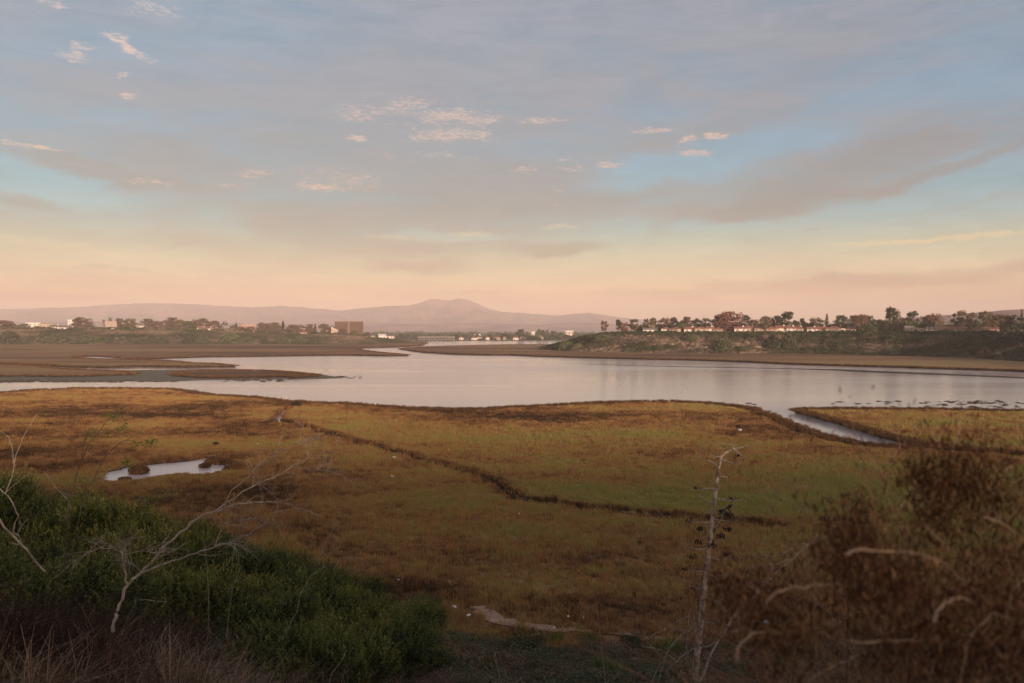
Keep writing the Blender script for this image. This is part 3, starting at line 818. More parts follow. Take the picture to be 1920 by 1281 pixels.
ps = sample(48, 275, lambda y: 7.0 * min(1.0, (75.0 / y)) ** 1.25, outer_near, [pond, creek])
pd_ = seg_dist(ps[:, 0], ps[:, 1], path_poly + path_poly[:1]); ps = ps[~(inside(ps[:, 0], ps[:, 1], path_poly) & ((pd_ > .25) | (rg.random(len(ps)) < .8)))]
keep = slope_h(ps[:, 0], ps[:, 1]) < 0.72
ps = ps[keep]
ps2 = sample(85, 270, lambda y: 1.6, outer_right)
dcr = seg_dist(ps[:, 0], ps[:, 1], [tuple(p) for p in clr[::3]])
ton = tone(ps[:, 0], ps[:, 1]); edge = np.exp(-(dcr / 1.35) ** 2)
ton = ton * (1 - 0.95 * edge) - 0.06 * edge
ton2 = tone(ps2[:, 0], ps2[:, 1])
isl_pts = np.vstack([np.column_stack([rg.uniform(min(a[0] for a in q), max(a[0] for a in q), 260), rg.uniform(min(a[1] for a in q), max(a[1] for a in q), 260)])[lambda m_, q=q: inside(m_[:, 0], m_[:, 1], q)] if False else
                     (lambda m_: m_[inside(m_[:, 0], m_[:, 1], q)])(np.column_stack([rg.uniform(min(a[0] for a in q), max(a[0] for a in q), 260), rg.uniform(min(a[1] for a in q), max(a[1] for a in q), 260)])) for q in isl_polys])
allp = np.vstack([ps, ps2, isl_pts]); allt = np.concatenate([ton, ton2, np.full(len(isl_pts), 0.12)])
alle = np.concatenate([edge, np.zeros(len(ps2)), np.full(len(isl_pts), 0.3)])
allt = allt + rg.normal(0, 0.16, len(allp)) + 0.35 * (rg.random(len(allp)) < 0.03)
nn = len(allp); yy = allp[:, 1]
wsc = 0.9 + 0.9 * np.clip((yy - 70) / 130, 0, 1)
lump = fbm(allp[:, 0] / 2.5, allp[:, 1] / 2.0, 205, 3)
allt = allt + (lump - 0.5) * 0.4 * (1 - alle)
hsc = (0.3 + 1.4 * lump) * (1 + 0.5 * alle) * rg.uniform(0.75, 1.25, nn)
de = np.minimum(np.minimum(seg_dist(allp[:, 0], allp[:, 1], outer_near[:-5:3]), seg_dist(allp[:, 0], allp[:, 1], outer_right[::3])), seg_dist(allp[:, 0], allp[:, 1], pond + pond[:1]) * 2.0)
hsc = hsc * (0.6 + 0.4 * sstep(0, 5, de))
zz = ZM + (fbm(allp[:, 0] / 6, allp[:, 1] / 6, 77) - 0.5) * 0.24 - 0.03
scatter('marsh_grass', np.column_stack([allp, zz]), rg.uniform(0, 6.28, nn), np.column_stack([wsc, wsc, hsc]), allt, rg.integers(0, 4, nn), tufts)
print('marsh tufts', nn)

# far marsh fringes
def edgepts(poly, ymax, n_, z, y0=0):
    q = np.array(poly); i = rg.integers(0, len(q), n_); t_ = rg.random(n_)[:, None]
    p = q[i] * (1 - t_) + q[(i + 1) % len(q)] * t_ + rg.normal(0, 1.0, (n_, 2))
    ok = (np.abs(p[:, 0]) < p[:, 1] * 0.72) & (p[:, 1] < ymax) & (p[:, 1] > y0)
    return np.column_stack([p[ok], np.full(ok.sum(), z)])
ep = np.vstack([edgepts(outer_fl, 1500, 9000, 0.8), edgepts(outer_fm, 1500, 9000, 0.8), edgepts(outer_isa, 1500, 2500, 0.7), edgepts(outer_isb, 1500, 2500, 0.7), edgepts(outer_near, 300, 5000, 0.6, 130), edgepts(outer_right, 320, 4000, 0.6, 100)])
ne = len(ep); ws = 1.2 + 1.8 * np.clip((ep[:, 1] - 250) / 600, 0, 1)
scatter('shore_grass', ep, rg.uniform(0, 6.28, ne), np.column_stack([ws, ws, 1.1 + 0.4 * rg.random(ne)]), 0.12 + rg.normal(0, 0.08, ne), rg.integers(0, 4, ne), tufts)


# brush on the bluff faces
def clump_src(seed, n_, size, m_, flat=0.8):
    r = random.Random(seed); v = []; f = []
    for i in range(n_):
        a = r.uniform(0, 6.283); c = r.uniform(-0.1, 1); q = math.sqrt(max(0, 1 - c * c)) * r.uniform(0.55, 1.05)
        p = Vector((math.cos(a) * q, math.sin(a) * q, max(0, c) * flat * r.uniform(.6, 1.1)))
        u_ = Vector((r.uniform(-1, 1), r.uniform(-1, 1), r.uniform(-1, 1))).normalized(); w_ = u_.cross(Vector((r.uniform(-1, 1), r.uniform(-1, 1), r.uniform(-1, 1)))).normalized()
        k = len(v); s_ = size * r.uniform(.6, 1.3)
        v += [p - u_ * s_, p + w_ * s_ * .6, p + u_ * s_, p - w_ * s_ * .6]; f.append((k, k + 1, k + 2, k + 3))
    return v, f


clumps = [src('brush_source', *clump_src(s_, 150, 0.2, None), M['brushtone']) for s_ in (61, 62, 63)]


def bluff_points(B, n_, tmax, weight):
    X, Y, Z, Tt = B
    r_, c_ = X.shape
    out = []
    rows = [i for i in range(r_ - 1) if -0.3 < Tt[i, 0] < tmax]
    area = []
    for i in rows:
        a = np.hypot(X[i + 1] - X[i], Y[i + 1] - Y[i]); area.append(a.mean() + np.abs(Z[i + 1] - Z[i]).mean())
    area = np.array(area) / sum(area)
    ii = rg.choice(rows, n_, p=area); jj = rg.integers(0, c_ - 1, n_); a = rg.random(n_); b_ = rg.random(n_)
    def bl(Q): return (Q[ii, jj] * (1 - a) + Q[ii + 1, jj] * a) * (1 - b_) + (Q[ii, jj + 1] * (1 - a) + Q[ii + 1, jj + 1] * a) * b_
    p = np.column_stack([bl(X), bl(Y), bl(Z)]); tt = bl(Tt)
    ok = np.abs(p[:, 0]) < p[:, 1] * 0.75
    return p[ok], tt[ok]


pr, tr = bluff_points(BR, 16000, 1.12, None)
nr = len(pr)
n1 = fbm(pr[:, 0] / 22, pr[:, 2] / 5 + pr[:, 1] / 22, 301, 4)
tn = 0.50 + (n1 - 0.5) * 1.9 + 0.0 * tr
tn = np.where(tr > 0.82, 0.16 + 0.3 * (n1 - 0.5), tn)
ur = pr[:, 0] / pr[:, 1] * F + 960
tn = tn + 0.08 - 0.24 * sstep(1400, 1650, ur) - 0.25 * sstep(1130, 1040, ur)
szr = rg.uniform(0.8, 2.4, nr) * (1.25 - 0.5 * np.clip(tn, 0, 1)); drop = (tn > 0.58) & (rg.random(nr) < 0.75)
k_ = ~drop; pr, tn, szr = pr[k_], tn[k_], szr[k_]; nr = len(pr)
scatter('right_bluff_brush', pr, rg.uniform(0, 6.28, nr), np.column_stack([szr, szr, szr * rg.uniform(.6, 1.0, nr)]), tn + rg.normal(0, .09, nr), rg.integers(0, 3, nr), clumps)
pl_, tl_ = bluff_points(BL, 14000, 1.3, None)
nl = len(pl_); n1 = fbm(pl_[:, 0] / 45, pl_[:, 2] / 6 + pl_[:, 1] / 50, 311, 4)
tn = 0.46 + (n1 - 0.5) * 1.5
szl = rg.uniform(1.2, 3.0, nl)
scatter('left_bluff_brush', pl_, rg.uniform(0, 6.28, nl), np.column_stack([szl, szl, szl * .65]), np.clip(tn, 0, .78) + rg.normal(0, .08, nl), rg.integers(0, 3, nl), clumps)

# ------------------------------------------------------------------ trees
def crown_mesh(name, seed, clumps_, spread, zlo, zhi, leaf, n_leaf, top_heavy=1.0, gap=0.5):
    r = random.Random(seed); v = []; f = []; cs = []
    for i in range(clumps_):
        z = zlo + (zhi - zlo) * (r.random() ** (1 / top_heavy)); k = (z - zlo) / (zhi - zlo)
        rr = spread * math.sqrt(max(0.05, 1 - (2 * k - 1.05) ** 2)) * r.uniform(0.35, 1.0)
        a = r.uniform(0, 6.283); cs.append((Vector((math.cos(a) * rr, math.sin(a) * rr, z)), r.uniform(0.09, 0.19)))
    for c, rad in cs:
        for j in range(n_leaf):
            d = Vector((r.gauss(0, 1), r.gauss(0, 1), r.gauss(0, 0.8)))
            d = d.normalized() * rad * (r.random() ** 0.5)
            p = c + Vector((d.x, d.y, d.z * 0.72))
            u_ = Vector((r.uniform(-1, 1), r.uniform(-1, 1), r.uniform(-1, 1))).normalized(); w_ = u_.cross(Vector((r.uniform(-1, 1), r.uniform(-1, 1), r.uniform(-1, 1)))).normalized()
            s_ = leaf * r.uniform(.6, 1.4); k = len(v)
            v += [p - u_ * s_, p + w_ * s_ * .7, p + u_ * s_, p - w_ * s_ * .7]; f.append((k, k + 1, k + 2, k + 3))
    return v, f, [c for c, _ in cs]


def make_tree(kind, seed):
    r = random.Random(seed)
    root = empty({'euc': 'eucalyptus_tree', 'round': 'broadleaf_tree', 'conifer': 'conifer_tree', 'palm': 'palm_tree'}[kind], (0, 0, -500))
    tb = MB(); bark = M['bark']
    if kind == 'palm':
        tb.tube([(0, 0, 0), (0.01, 0, .5), (0.0, 0.01, .88)], [.03, .022, .02], 6)
        v = []; f = []
        for i in range(26):
            a = r.uniform(0, 6.283); e = r.uniform(-0.7, 1.2); L = .30 * r.uniform(.8, 1.1)
            p = Vector((0, 0, .88)); d = Vector((math.cos(a) * math.cos(e), math.sin(a) * math.cos(e), math.sin(e)))
            sd_ = d.cross(Vector((0, 0, 1))).normalized()
            prev = None
            for j in range(4):
                wv_ = .045 * (1 - abs(j - 1.2) / 3)
                k = len(v); v += [p - sd_ * wv_, p + sd_ * wv_]
                if prev is not None: f.append((prev, prev + 1, k + 1, k))
                prev = k; p = p + d * L / 3; d = (d + Vector((0, 0, -0.38))).normalized()
        meshobj('crown', v, f, M['crown'], root); bark = M['bark']
    elif kind == 'conifer':
        tb.tube([(0, 0, 0), (0, 0, .96)], [.03, .006], 6)
        v = []; f = []
        for i in range(30):
            z = .14 + .84 * i / 30; L = .42 * (1 - z) * r.uniform(.75, 1.1) + .02
            for j in range(9):
                a = r.uniform(0, 6.283); d = Vector((math.cos(a), math.sin(a), r.uniform(-.15, .2))); s2 = d.cross(Vector((0, 0, 1))).normalized()
                for q in range(4):
                    p = Vector((0, 0, z)) + d * L * (q + .5) / 4; s_ = .028 * r.uniform(.6, 1.4) * (1.3 - q / 4); k = len(v)
                    v += [p - d * s_ * 1.6, p + s2 * s_ + Vector((0, 0, -s_ * .6)), p + d * s_ * 1.6, p - s2 * s_ + Vector((0, 0, -s_ * .6))]; f.append((k, k + 1, k + 2, k + 3))
        meshobj('crown', v, f, M['crown'], root)
    else:
        if kind == 'euc':
            v, f, cs = crown_mesh('c', seed, 26, .40, .26, .93, .025, 130, 1.15); bark = M['palebark']
        else:
            v, f, cs = crown_mesh('c', seed, 40, .40, .08, .90, .028, 120, .9)
        meshobj('crown', v, f, M['crown'], root)
        fk = .36 if kind == 'euc' else .22
        tb.tube([(0, 0, 0), (r.uniform(-.02, .02), r.uniform(-.02, .02), fk)], [.034, .024], 6)
        for c in cs[:9]:
            md_ = Vector((c.x * .4, c.y * .4, fk + (c.z - fk) * .5)); tb.tube([(0, 0, fk * .9), md_, c], [.016, .010, .004], 5)
    tb.build('trunk', bark, root)
    return root


protos = {'euc': [make_tree('euc', s_) for s_ in (1, 2, 3, 4)], 'round': [make_tree('round', s_) for s_ in (11, 12, 13, 14)], 'conifer': [make_tree('conifer', s_) for s_ in (21, 22)], 'palm': [make_tree('palm', 31)]}
used = set()
RUST = (0.25, 0.135, 0.09); DARK = (0.08, 0.085, 0.05); OLIVE = (0.19, 0.165, 0.085); GREEN = (0.11, 0.13, 0.06); BROWN = (0.20, 0.14, 0.09); MAUVE = (0.18, 0.115, 0.10)


def plant(kind, p, wd, ht, colr, label, group, idx=0, cat='tree'):
    pr_ = protos[kind][idx % len(protos[kind])]
    if pr_.name not in used: o = pr_; used.add(pr_.name)
    else: o = copy_tree(pr_)
    o.location = p; o.rotation_euler = (0, 0, rnd.uniform(0, 6.28)); o.scale = (wd, wd, ht)
    tag(o, label, cat, group)
    for c in o.children:
        if c.name.startswith('crown'): c.color = (*[k * rnd.uniform(.9, 1.1) for k in colr], 1)
    return o


def tree_row(side, rows, group):
    for i, (u, vt, wpx, kind, colr, back, label) in enumerate(rows):
        p = onplateau(side, u, back); D = math.hypot(p.x, p.y); Dy = p.y
        ht = (619 - vt) / F * Dy + CH - p.z + 0.6; wd = wpx / F * Dy * 1.35
        if kind == 'palm': wd = ht * 1.0
        if kind == 'conifer': wpx = wpx * 1.5; wd *= 1.5
        p.z -= 0.5
        plant(kind, p, max(wd, ht * .3) if kind != 'palm' else wd, ht + .5, colr, label, group, i)


tree_row('R', [
    (1132, 602, 14, 'euc', BROWN, 70, 'small open tree standing alone at the left tip of the right bluff'),
    (1159, 600, 11, 'euc', DARK, 75, 'slim dark tree just right of the lone tree on the bluff tip'),
    (1171, 605, 16, 'round', RUST, 60, 'low reddish brown bushy tree near the left end of the bluff'),
    (1188, 599, 22, 'euc', BROWN, 66, 'wide open brown tree before the first house of the right bluff'),
    (1212, 598, 11, 'euc', BROWN, 90, 'thin brown tree behind the leftmost small house'),
    (1225, 597, 15, 'euc', OLIVE, 95, 'olive tree with flat top behind the leftmost small house'),
    (1246, 596, 22, 'round', BROWN, 92, 'rounded brown green tree behind the second house'),
    (1264, 595, 20, 'round', MAUVE, 120, 'mauve leaved tree rising behind the second house gable'),
    (1275, 604, 14, 'round', GREEN, 62, 'dark green bushy tree in the gap beside the second house'),
    (1290, 594, 26, 'round', BROWN, 105, 'wide russet tree above the left end of the long house row'),
    (1307, 597, 18, 'round', DARK, 100, 'dark green tree above the middle of the long house row'),
    (1325, 597, 18, 'euc', OLIVE, 98, 'olive tree above the right half of the long house row'),
    (1350, 590, 28, 'round', BROWN, 110, 'brown shoulder tree left of the biggest reddish crown'),
    (1368, 584, 44, 'round', RUST, 84, 'biggest reddish tree of the bluff, between two house rows'),
    (1358, 606, 22, 'euc', RUST, 58, 'low reddish tree with pale trunks under the biggest crown'),
    (1397, 591, 22, 'round', DARK, 105, 'dark green ball shaped tree behind white walled row'),
    (1414, 600, 20, 'round', RUST, 105, 'low reddish tree between the dark ball tree and the pale trunk tree'),
    (1434, 594, 22, 'euc', OLIVE, 50, 'pale trunk tree in front of the white walled row'),
    (1448, 595, 8, 'round', DARK, 110, 'tiny dark treetop between pale trunk tree and dark tall tree'),
    (1456, 592, 18, 'round', MAUVE, 115, 'mauve tree left of the tall dark round tree'),
    (1476, 585, 28, 'round', DARK, 100, 'tall dark round tree behind the fourth house row'),
    (1502, 597, 16, 'round', DARK, 90, 'small dark tree in the gap between fourth and fifth rows'),
    (1530, 596, 28, 'round', BROWN, 110, 'broad brown tree behind the left half of the fifth row'),
    (1550, 588, 12, 'conifer', GREEN, 140, 'spire shaped conifer poking above the fifth row'),
    (1577, 592, 26, 'round', GREEN, 105, 'green rounded tree behind the right end of the fifth row'),
    (1600, 591, 24, 'round', OLIVE, 100, 'olive green tree behind the low white house'),
    (1612, 590, 26, 'euc', RUST, 52, 'reddish tree with bare pale trunks in front of low white house'),
    (1630, 592, 24, 'round', GREEN, 100, 'green tree right of the reddish tree with pale trunks'),
    (1650, 600, 22, 'euc', BROWN, 70, 'brown thin tree left of the tallest tree'),
    (1671, 577, 24, 'euc', DARK, 56, 'tallest tree of the right bluff, dark double crown'),
    (1659, 600, 26, 'round', DARK, 54, 'dark low tree at the foot of the tallest tree'),
    (1690, 596, 20, 'round', BROWN, 82, 'brown tree between the tallest tree and the cream house'),
    (1710, 584, 24, 'euc', DARK, 84, 'dark tree with sky gaps in its crown behind the cream house'),
    (1737, 591, 24, 'round', BROWN, 100, 'left half of the wide brown crown behind the white gabled house'),
    (1752, 588, 26, 'round', RUST, 98, 'wide reddish tree behind the white gabled house'),
    (1798, 583, 24, 'euc', OLIVE, 66, 'tall olive tree over the middle of the long tiled building'),
    (1820, 587, 20, 'euc', BROWN, 48, 'thin tree with long white trunk before the long tiled building'),
    (1846, 585, 28, 'euc', OLIVE, 64, 'broad olive tree above the last tiled building'),
    (1866, 590, 24, 'euc', OLIVE, 60, 'olive tree right of the broad one above the last building'),
    (1882, 590, 22, 'euc', BROWN, 52, 'leaning pale trunk tree near the right picture edge'),
    (1900, 592, 28, 'euc', DARK, 56, 'dark wide tree at the far right edge'),
    (1915, 580, 9, 'conifer', DARK, 240, 'distant pointed conifer at the far right edge'),
    (1935, 590, 30, 'round', DARK, 60, 'dark tree cut by the right picture edge')], 'trees on the right bluff')
tree_row('L', [
    (4, 601, 24, 'round', BROWN, 140, 'brown tree at the left picture edge'),
    (19, 602, 18, 'round', RUST, 150, 'reddish tree second from the left picture edge'),
    (34, 609, 18, 'round', BROWN, 120, 'low brown tree left of the flat white building'),
    (47, 607, 18, 'round', GREEN, 120, 'green bushy tree beside the flat white building'),
    (70, 612, 16, 'round', OLIVE, 100, 'olive low tree under the flat white building'),
    (154, 595, 34, 'round', BROWN, 130, 'biggest rounded tree of the left shore, right of white house'),
    (167, 602, 18, 'round', BROWN, 125, 'smaller lobe tree touching the biggest left shore tree'),
    (195, 601, 9, 'palm', OLIVE, 120, 'palm left of the cream sunlit house'),
    (207, 597, 9, 'palm', OLIVE, 150, 'palm rising above the cream sunlit house'),
    (227, 597, 24, 'round', BROWN, 130, 'brown tree right of the cream sunlit house'),
    (244, 597, 24, 'round', OLIVE, 130, 'olive brown tree next right of the cream house tree'),
    (265, 603, 9, 'palm', OLIVE, 140, 'palm in the gap between brown tree groups'),
    (277, 598, 22, 'round', BROWN, 130, 'brown tree right of the gap palm'),
    (293, 602, 20, 'round', BROWN, 125, 'lower brown tree between two taller tree groups'),
    (311, 600, 20, 'round', BROWN, 130, 'brown tree left of the highest clump'),
    (325, 595, 26, 'round', BROWN, 135, 'highest brown clump left of the balconied white house'),
    (339, 600, 18, 'round', OLIVE, 130, 'olive tree right of the highest brown clump'),
    (354, 602, 22, 'round', GREEN, 130, 'green tree left of the balconied white house'),
    (368, 599, 18, 'round', BROWN, 150, 'brown tree directly behind the balconied white house'),
    (382, 597, 28, 'round', BROWN, 155, 'wide brown tree above the balconied white house'),
    (402, 602, 24, 'round', RUST, 140, 'reddish tree right of the balconied white house'),
    (410, 607, 8, 'palm', OLIVE, 120, 'first palm of the four right of the balconied house'),
    (416, 609, 8, 'palm', OLIVE, 125, 'second and shortest palm of the four right of the balconied house'),
    (420, 605, 8, 'palm', OLIVE, 118, 'third palm of the four, tall with a straight trunk'),
    (425, 606, 8, 'palm', OLIVE, 130, 'fourth and last palm right of the balconied house'),
    (436, 610, 14, 'round', BROWN, 120, 'small brown tree right of the four palms'),
    (443, 605, 9, 'conifer', DARK, 130, 'small pointed conifer left of the pink flat block'),
    (452, 613, 20, 'round', RUST, 100, 'low reddish tree in front of the pink flat block'),
    (470, 613, 22, 'round', RUST, 100, 'reddish low tree under the right end of pink block'),
    (492, 605, 20, 'round', BROWN, 125, 'brown tree right of the pink flat block'),
    (500, 606, 18, 'round', OLIVE, 130, 'olive tree leaning against the brown one right of pink block'),
    (516, 605, 24, 'round', BROWN, 130, 'broad brown tree left of the tall pointed conifer'),
    (531, 601, 11, 'conifer', DARK, 130, 'tall pointed dark conifer in the middle of left shore'),
    (547, 609, 20, 'round', BROWN, 120, 'brown tree right of the tall pointed conifer'),
    (562, 609, 20, 'round', RUST, 120, 'reddish tree midway between conifer and office block'),
    (580, 608, 20, 'round', BROWN, 125, 'rounded brown tree left of the small conifer'),
    (591, 607, 8, 'conifer', DARK, 125, 'small dark conifer before the sloping white roof'),
    (606, 608, 20, 'euc', BROWN, 120, 'brown tree with visible trunks left of sloping white roof'),
    (619, 612, 18, 'euc', BROWN, 110, 'thin tree partly over the sloping white roof'),
    (643, 616, 16, 'round', BROWN, 90, 'low tree before the left half of the office block'),
    (665, 620, 14, 'round', OLIVE, 90, 'low olive tree before the right half of the office block'),
    (688, 623, 13, 'round', BROWN, 80, 'small round tree right of the office block')], 'trees on the left shore')
# low reddish thicket between the left shore trees
for i in range(26):
    pass
pf_ = []
for i in range(520):
    u = rnd.uniform(-60, 700); p = onplateau('L', u, rnd.uniform(60, 170)); pf_.append((p.x, p.y, p.z - .3))
pf_ = np.array(pf_); nfp = len(pf_); sf = rg.uniform(4, 8.0, nfp) * np.interp(pf_[:, 0], [-900, -250, -150], [1, .9, .5])
scatter('left_shore_thicket', pf_, rg.uniform(0, 6.28, nfp), np.column_stack([sf, sf, sf * .9]), 0.42 + rg.normal(0, .15, nfp), rg.integers(0, 3, nfp), clumps)
pf_ = []
for i in range(300):
    u = rnd.uniform(1200, 1960); p = onplateau('R', u, rnd.uniform(78, 150)); pf_.append((p.x, p.y, p.z - .3))
pf_ = np.array(pf_); nfp = len(pf_); sf = rg.uniform(5.0, 9.0, nfp)
scatter('right_plateau_thicket', pf_, rg.uniform(0, 6.28, nfp), np.column_stack([sf, sf, sf * 1.25]), 0.38 + rg.normal(0, .2, nfp), rg.integers(0, 3, nfp), clumps)
# far-off woods on the plain beyond the head of the bay
pts = []
for i in range(2600):
    Yy = 1500 + 2400 * rnd.random() ** 1.6; u = rnd.uniform(640, 1320); pts.append(((u - 960) / F * Yy, Yy, 1.5))
pts = np.array(pts); nw = len(pts); sw = rg.uniform(3, 6.5, nw) * (1 + (pts[:, 1] - 1500) / 2600)
kk = fbm(pts[:, 0] / 70, pts[:, 1] / 300, 401, 3) > 0.44
kk &= ~((pts[:, 1] < 1620) & (pts[:, 0] < -60)); pts, sw = pts[kk], sw[kk]; nw = len(pts)
scatter('far_woods', pts, rg.uniform(0, 6.28, nw), np.column_stack([sw, sw, sw * rg.uniform(.9, 1.6, nw)]), 0.18 + rg.normal(0, .12, nw), rg.integers(0, 3, nw), clumps)
for i, (u, vt, wpx, kind, lab) in enumerate([
        (977, 617, 16, 'round', 'tall dark tree clump in the middle of the far shore'), (1010, 617, 9, 'euc', 'left one of two tall thin trees on the far shore'), (1017, 618, 8, 'euc', 'right one of two tall thin trees on the far shore'),
        (1025, 618, 7, 'euc', 'narrow single tree right of the thin pair on far shore'), (1038, 620, 12, 'euc', 'open tree near the tip of the right bluff, far behind it'), (1050, 622, 12, 'round', 'round hazy tree just behind the tip of the right bluff'),
        (945, 625, 12, 'round', 'low hazy tree among the cream apartments'), (895, 626, 10, 'round', 'small hazy tree left of the cream apartments'), (857, 628, 11, 'round', 'round tree at the right end of the bridge')]):
    Yy = 1560 + i * 12; ht = (619 - vt) / F * Yy + CH - 1.5
    plant(kind, Vector(((u - 960) / F * Yy, Yy, 1.3)), max(wpx / F * Yy * 1.3, ht * .3), ht, GREEN if i % 2 else DARK, lab, 'trees on the far shore', i)

# distinct bushes on the bluffs
bush_src = []
def make_bush(seed, n_=900):
    v, f = clump_src(seed, n_, 0.10, None, 0.95)
    root = empty('bush', (0, 0, -500))
    meshobj('foliage', v, f, M['crown'], root)
    tb = MB(); r = random.Random(seed)
    for i in range(6):
        a = r.uniform(0, 6.28); tb.tube([(0, 0, -.1), (math.cos(a) * .3, math.sin(a) * .3, .3), (math.cos(a) * .7, math.sin(a) * .7, .6)], [.05, .035, .01], 4)
    tb.build('stem', M['bark'], root)
    return root
bproto = [make_bush(s_) for s_ in (71, 72, 73)]
for i, (side, u, v, wpx, hpx, colr, lab) in enumerate([
        ('R', 1358, 656, 42, 20, GREEN, 'large green bush low on the bluff below the biggest tree'), ('R', 1296, 638, 24, 12, GREEN, 'green bush high on the bluff below the long house row'),
        ('R', 1178, 660, 17, 8, GREEN, 'small round green bush at the foot of the left bluff part'), ('R', 1237, 654, 20, 7, GREEN, 'flat green bush midway down the pale bluff'),
        ('R', 1084, 655, 28, 11, OLIVE, 'yellowish bush at the low tip of the right bluff'), ('R', 1062, 655, 34, 16, GREEN, 'dark green bush on the nose of the right bluff'),
        ('R', 1130, 640, 40, 12, GREEN, 'green bush cap on the upper slope near the bluff tip'), ('R', 1392, 658, 24, 10, GREEN, 'green bush right of the large one at the bluff foot'),
        ('R', 1450, 651, 34, 26, DARK, 'tall dark green bush spilling down the bluff, left of two'), ('R', 1478, 653, 36, 28, DARK, 'tall dark green bush spilling down the bluff, right of two'),
        ('R', 1572, 660, 20, 12, GREEN, 'green bush at the foot below the fifth house row'), ('R', 1677, 663, 34, 13, GREEN, 'wide green bush at the foot below the tallest tree'),
        ('R', 1810, 670, 24, 10, GREEN, 'round green bush at the foot below the tiled building'), ('R', 1849, 668, 34, 16, BROWN, 'greyish brown bush at the foot near the right edge'),
        ('R', 1905, 674, 36, 18, DARK, 'dark bush at the bluff foot by the right edge'), ('R', 1627, 627, 44, 20, GREEN, 'big round bush on the bluff rim left of the tallest tree'),
        ('R', 1897, 630, 48, 18, DARK, 'big dark bush on the bluff rim at the right edge'), ('R', 1773, 628, 34, 11, GREEN, 'round bush on the rim before the long tiled building'),
        ('L', 16, 638, 44, 16, DARK, 'dark green bush at the left picture edge'), ('L', 104, 641, 56, 13, GREEN, 'long green bush below the white house'),
        ('L', 167, 642, 60, 13, GREEN, 'long green bush below the biggest left shore tree'), ('L', 206, 644, 18, 7, DARK, 'small dark bush at the marsh edge below the cream house'),
        ('L', 254, 644, 15, 7, DARK, 'dark dot bush on the marsh edge left of the bush pair'), ('L', 304, 644, 34, 10, DARK, 'dark bush pair on the marsh edge'),
        ('L', 349, 642, 24, 11, DARK, 'dark bush below and left of the balconied house'), ('L', 380, 643, 30, 10, GREEN, 'green bush below the balconied house'),
        ('L', 434, 643, 46, 17, GREEN, 'largest green bush of the left marsh edge'), ('L', 468, 643, 30, 10, GREEN, 'green bush right of the largest marsh edge bush'),
        ('L', 495, 643, 22, 9, DARK, 'dark small bush below the pink flat block'), ('L', 530, 643, 30, 12, GREEN, 'green bush below the tall pointed conifer'),
        ('L', 562, 643, 30, 13, GREEN, 'rounded green bush right of the conifer, at the marsh'), ('L', 584, 643, 16, 8, DARK, 'small dark bush third from the end of the marsh edge'),
        ('L', 600, 643, 14, 7, GREEN, 'small last green bush of the left marsh edge')]):
    base, hh = (baseR, hR) if side == 'R' else (baseL, hL)
    vb = float(np.interp(u, [b_[0] for b_ in base], [b_[1] for b_ in base]))
    # how far up the face the foot of this bush sits
    zt = float(np.interp(u, [h_[0] for h_ in hh], [h_[1] for h_ in hh])); rise = 34 if side == 'R' else 45
    best = None
    for q in np.linspace(0, 1.15, 24):
        z = 0.7 + (zt - .7) * float(np.interp(q, [0, .1, .45, .8, 1.0, 1.15], [0, .06, .5, .88, .97, 1]))
        b0 = bdist(base, u); n_ = Vector((b0.x, b0.y)); n_ = n_ + n_.normalized() * rise * q
        vv = 619 + (CH - z) / n_.y * F
        e = abs(vv - v)
        if best is None or e < best[0]: best = (e, n_, z)
    _, n_, z = best
    o = bproto[i] if i < 3 else copy_tree(bproto[i % 3])
    o.location = (n_.x, n_.y, z - 0.5); o.rotation_euler = (0, 0, rnd.uniform(0, 6)); s_ = wpx / 2 / F * n_.y; o.scale = (s_, s_ * .8, hpx / F * n_.y / .95 + .5)
    tag(o, lab, 'bush', 'bushes on the right bluff' if side == 'R' else 'bushes along the left marsh edge')
    for c in o.children:
        if c.name.startswith('foliage'): c.color = (*colr, 1)

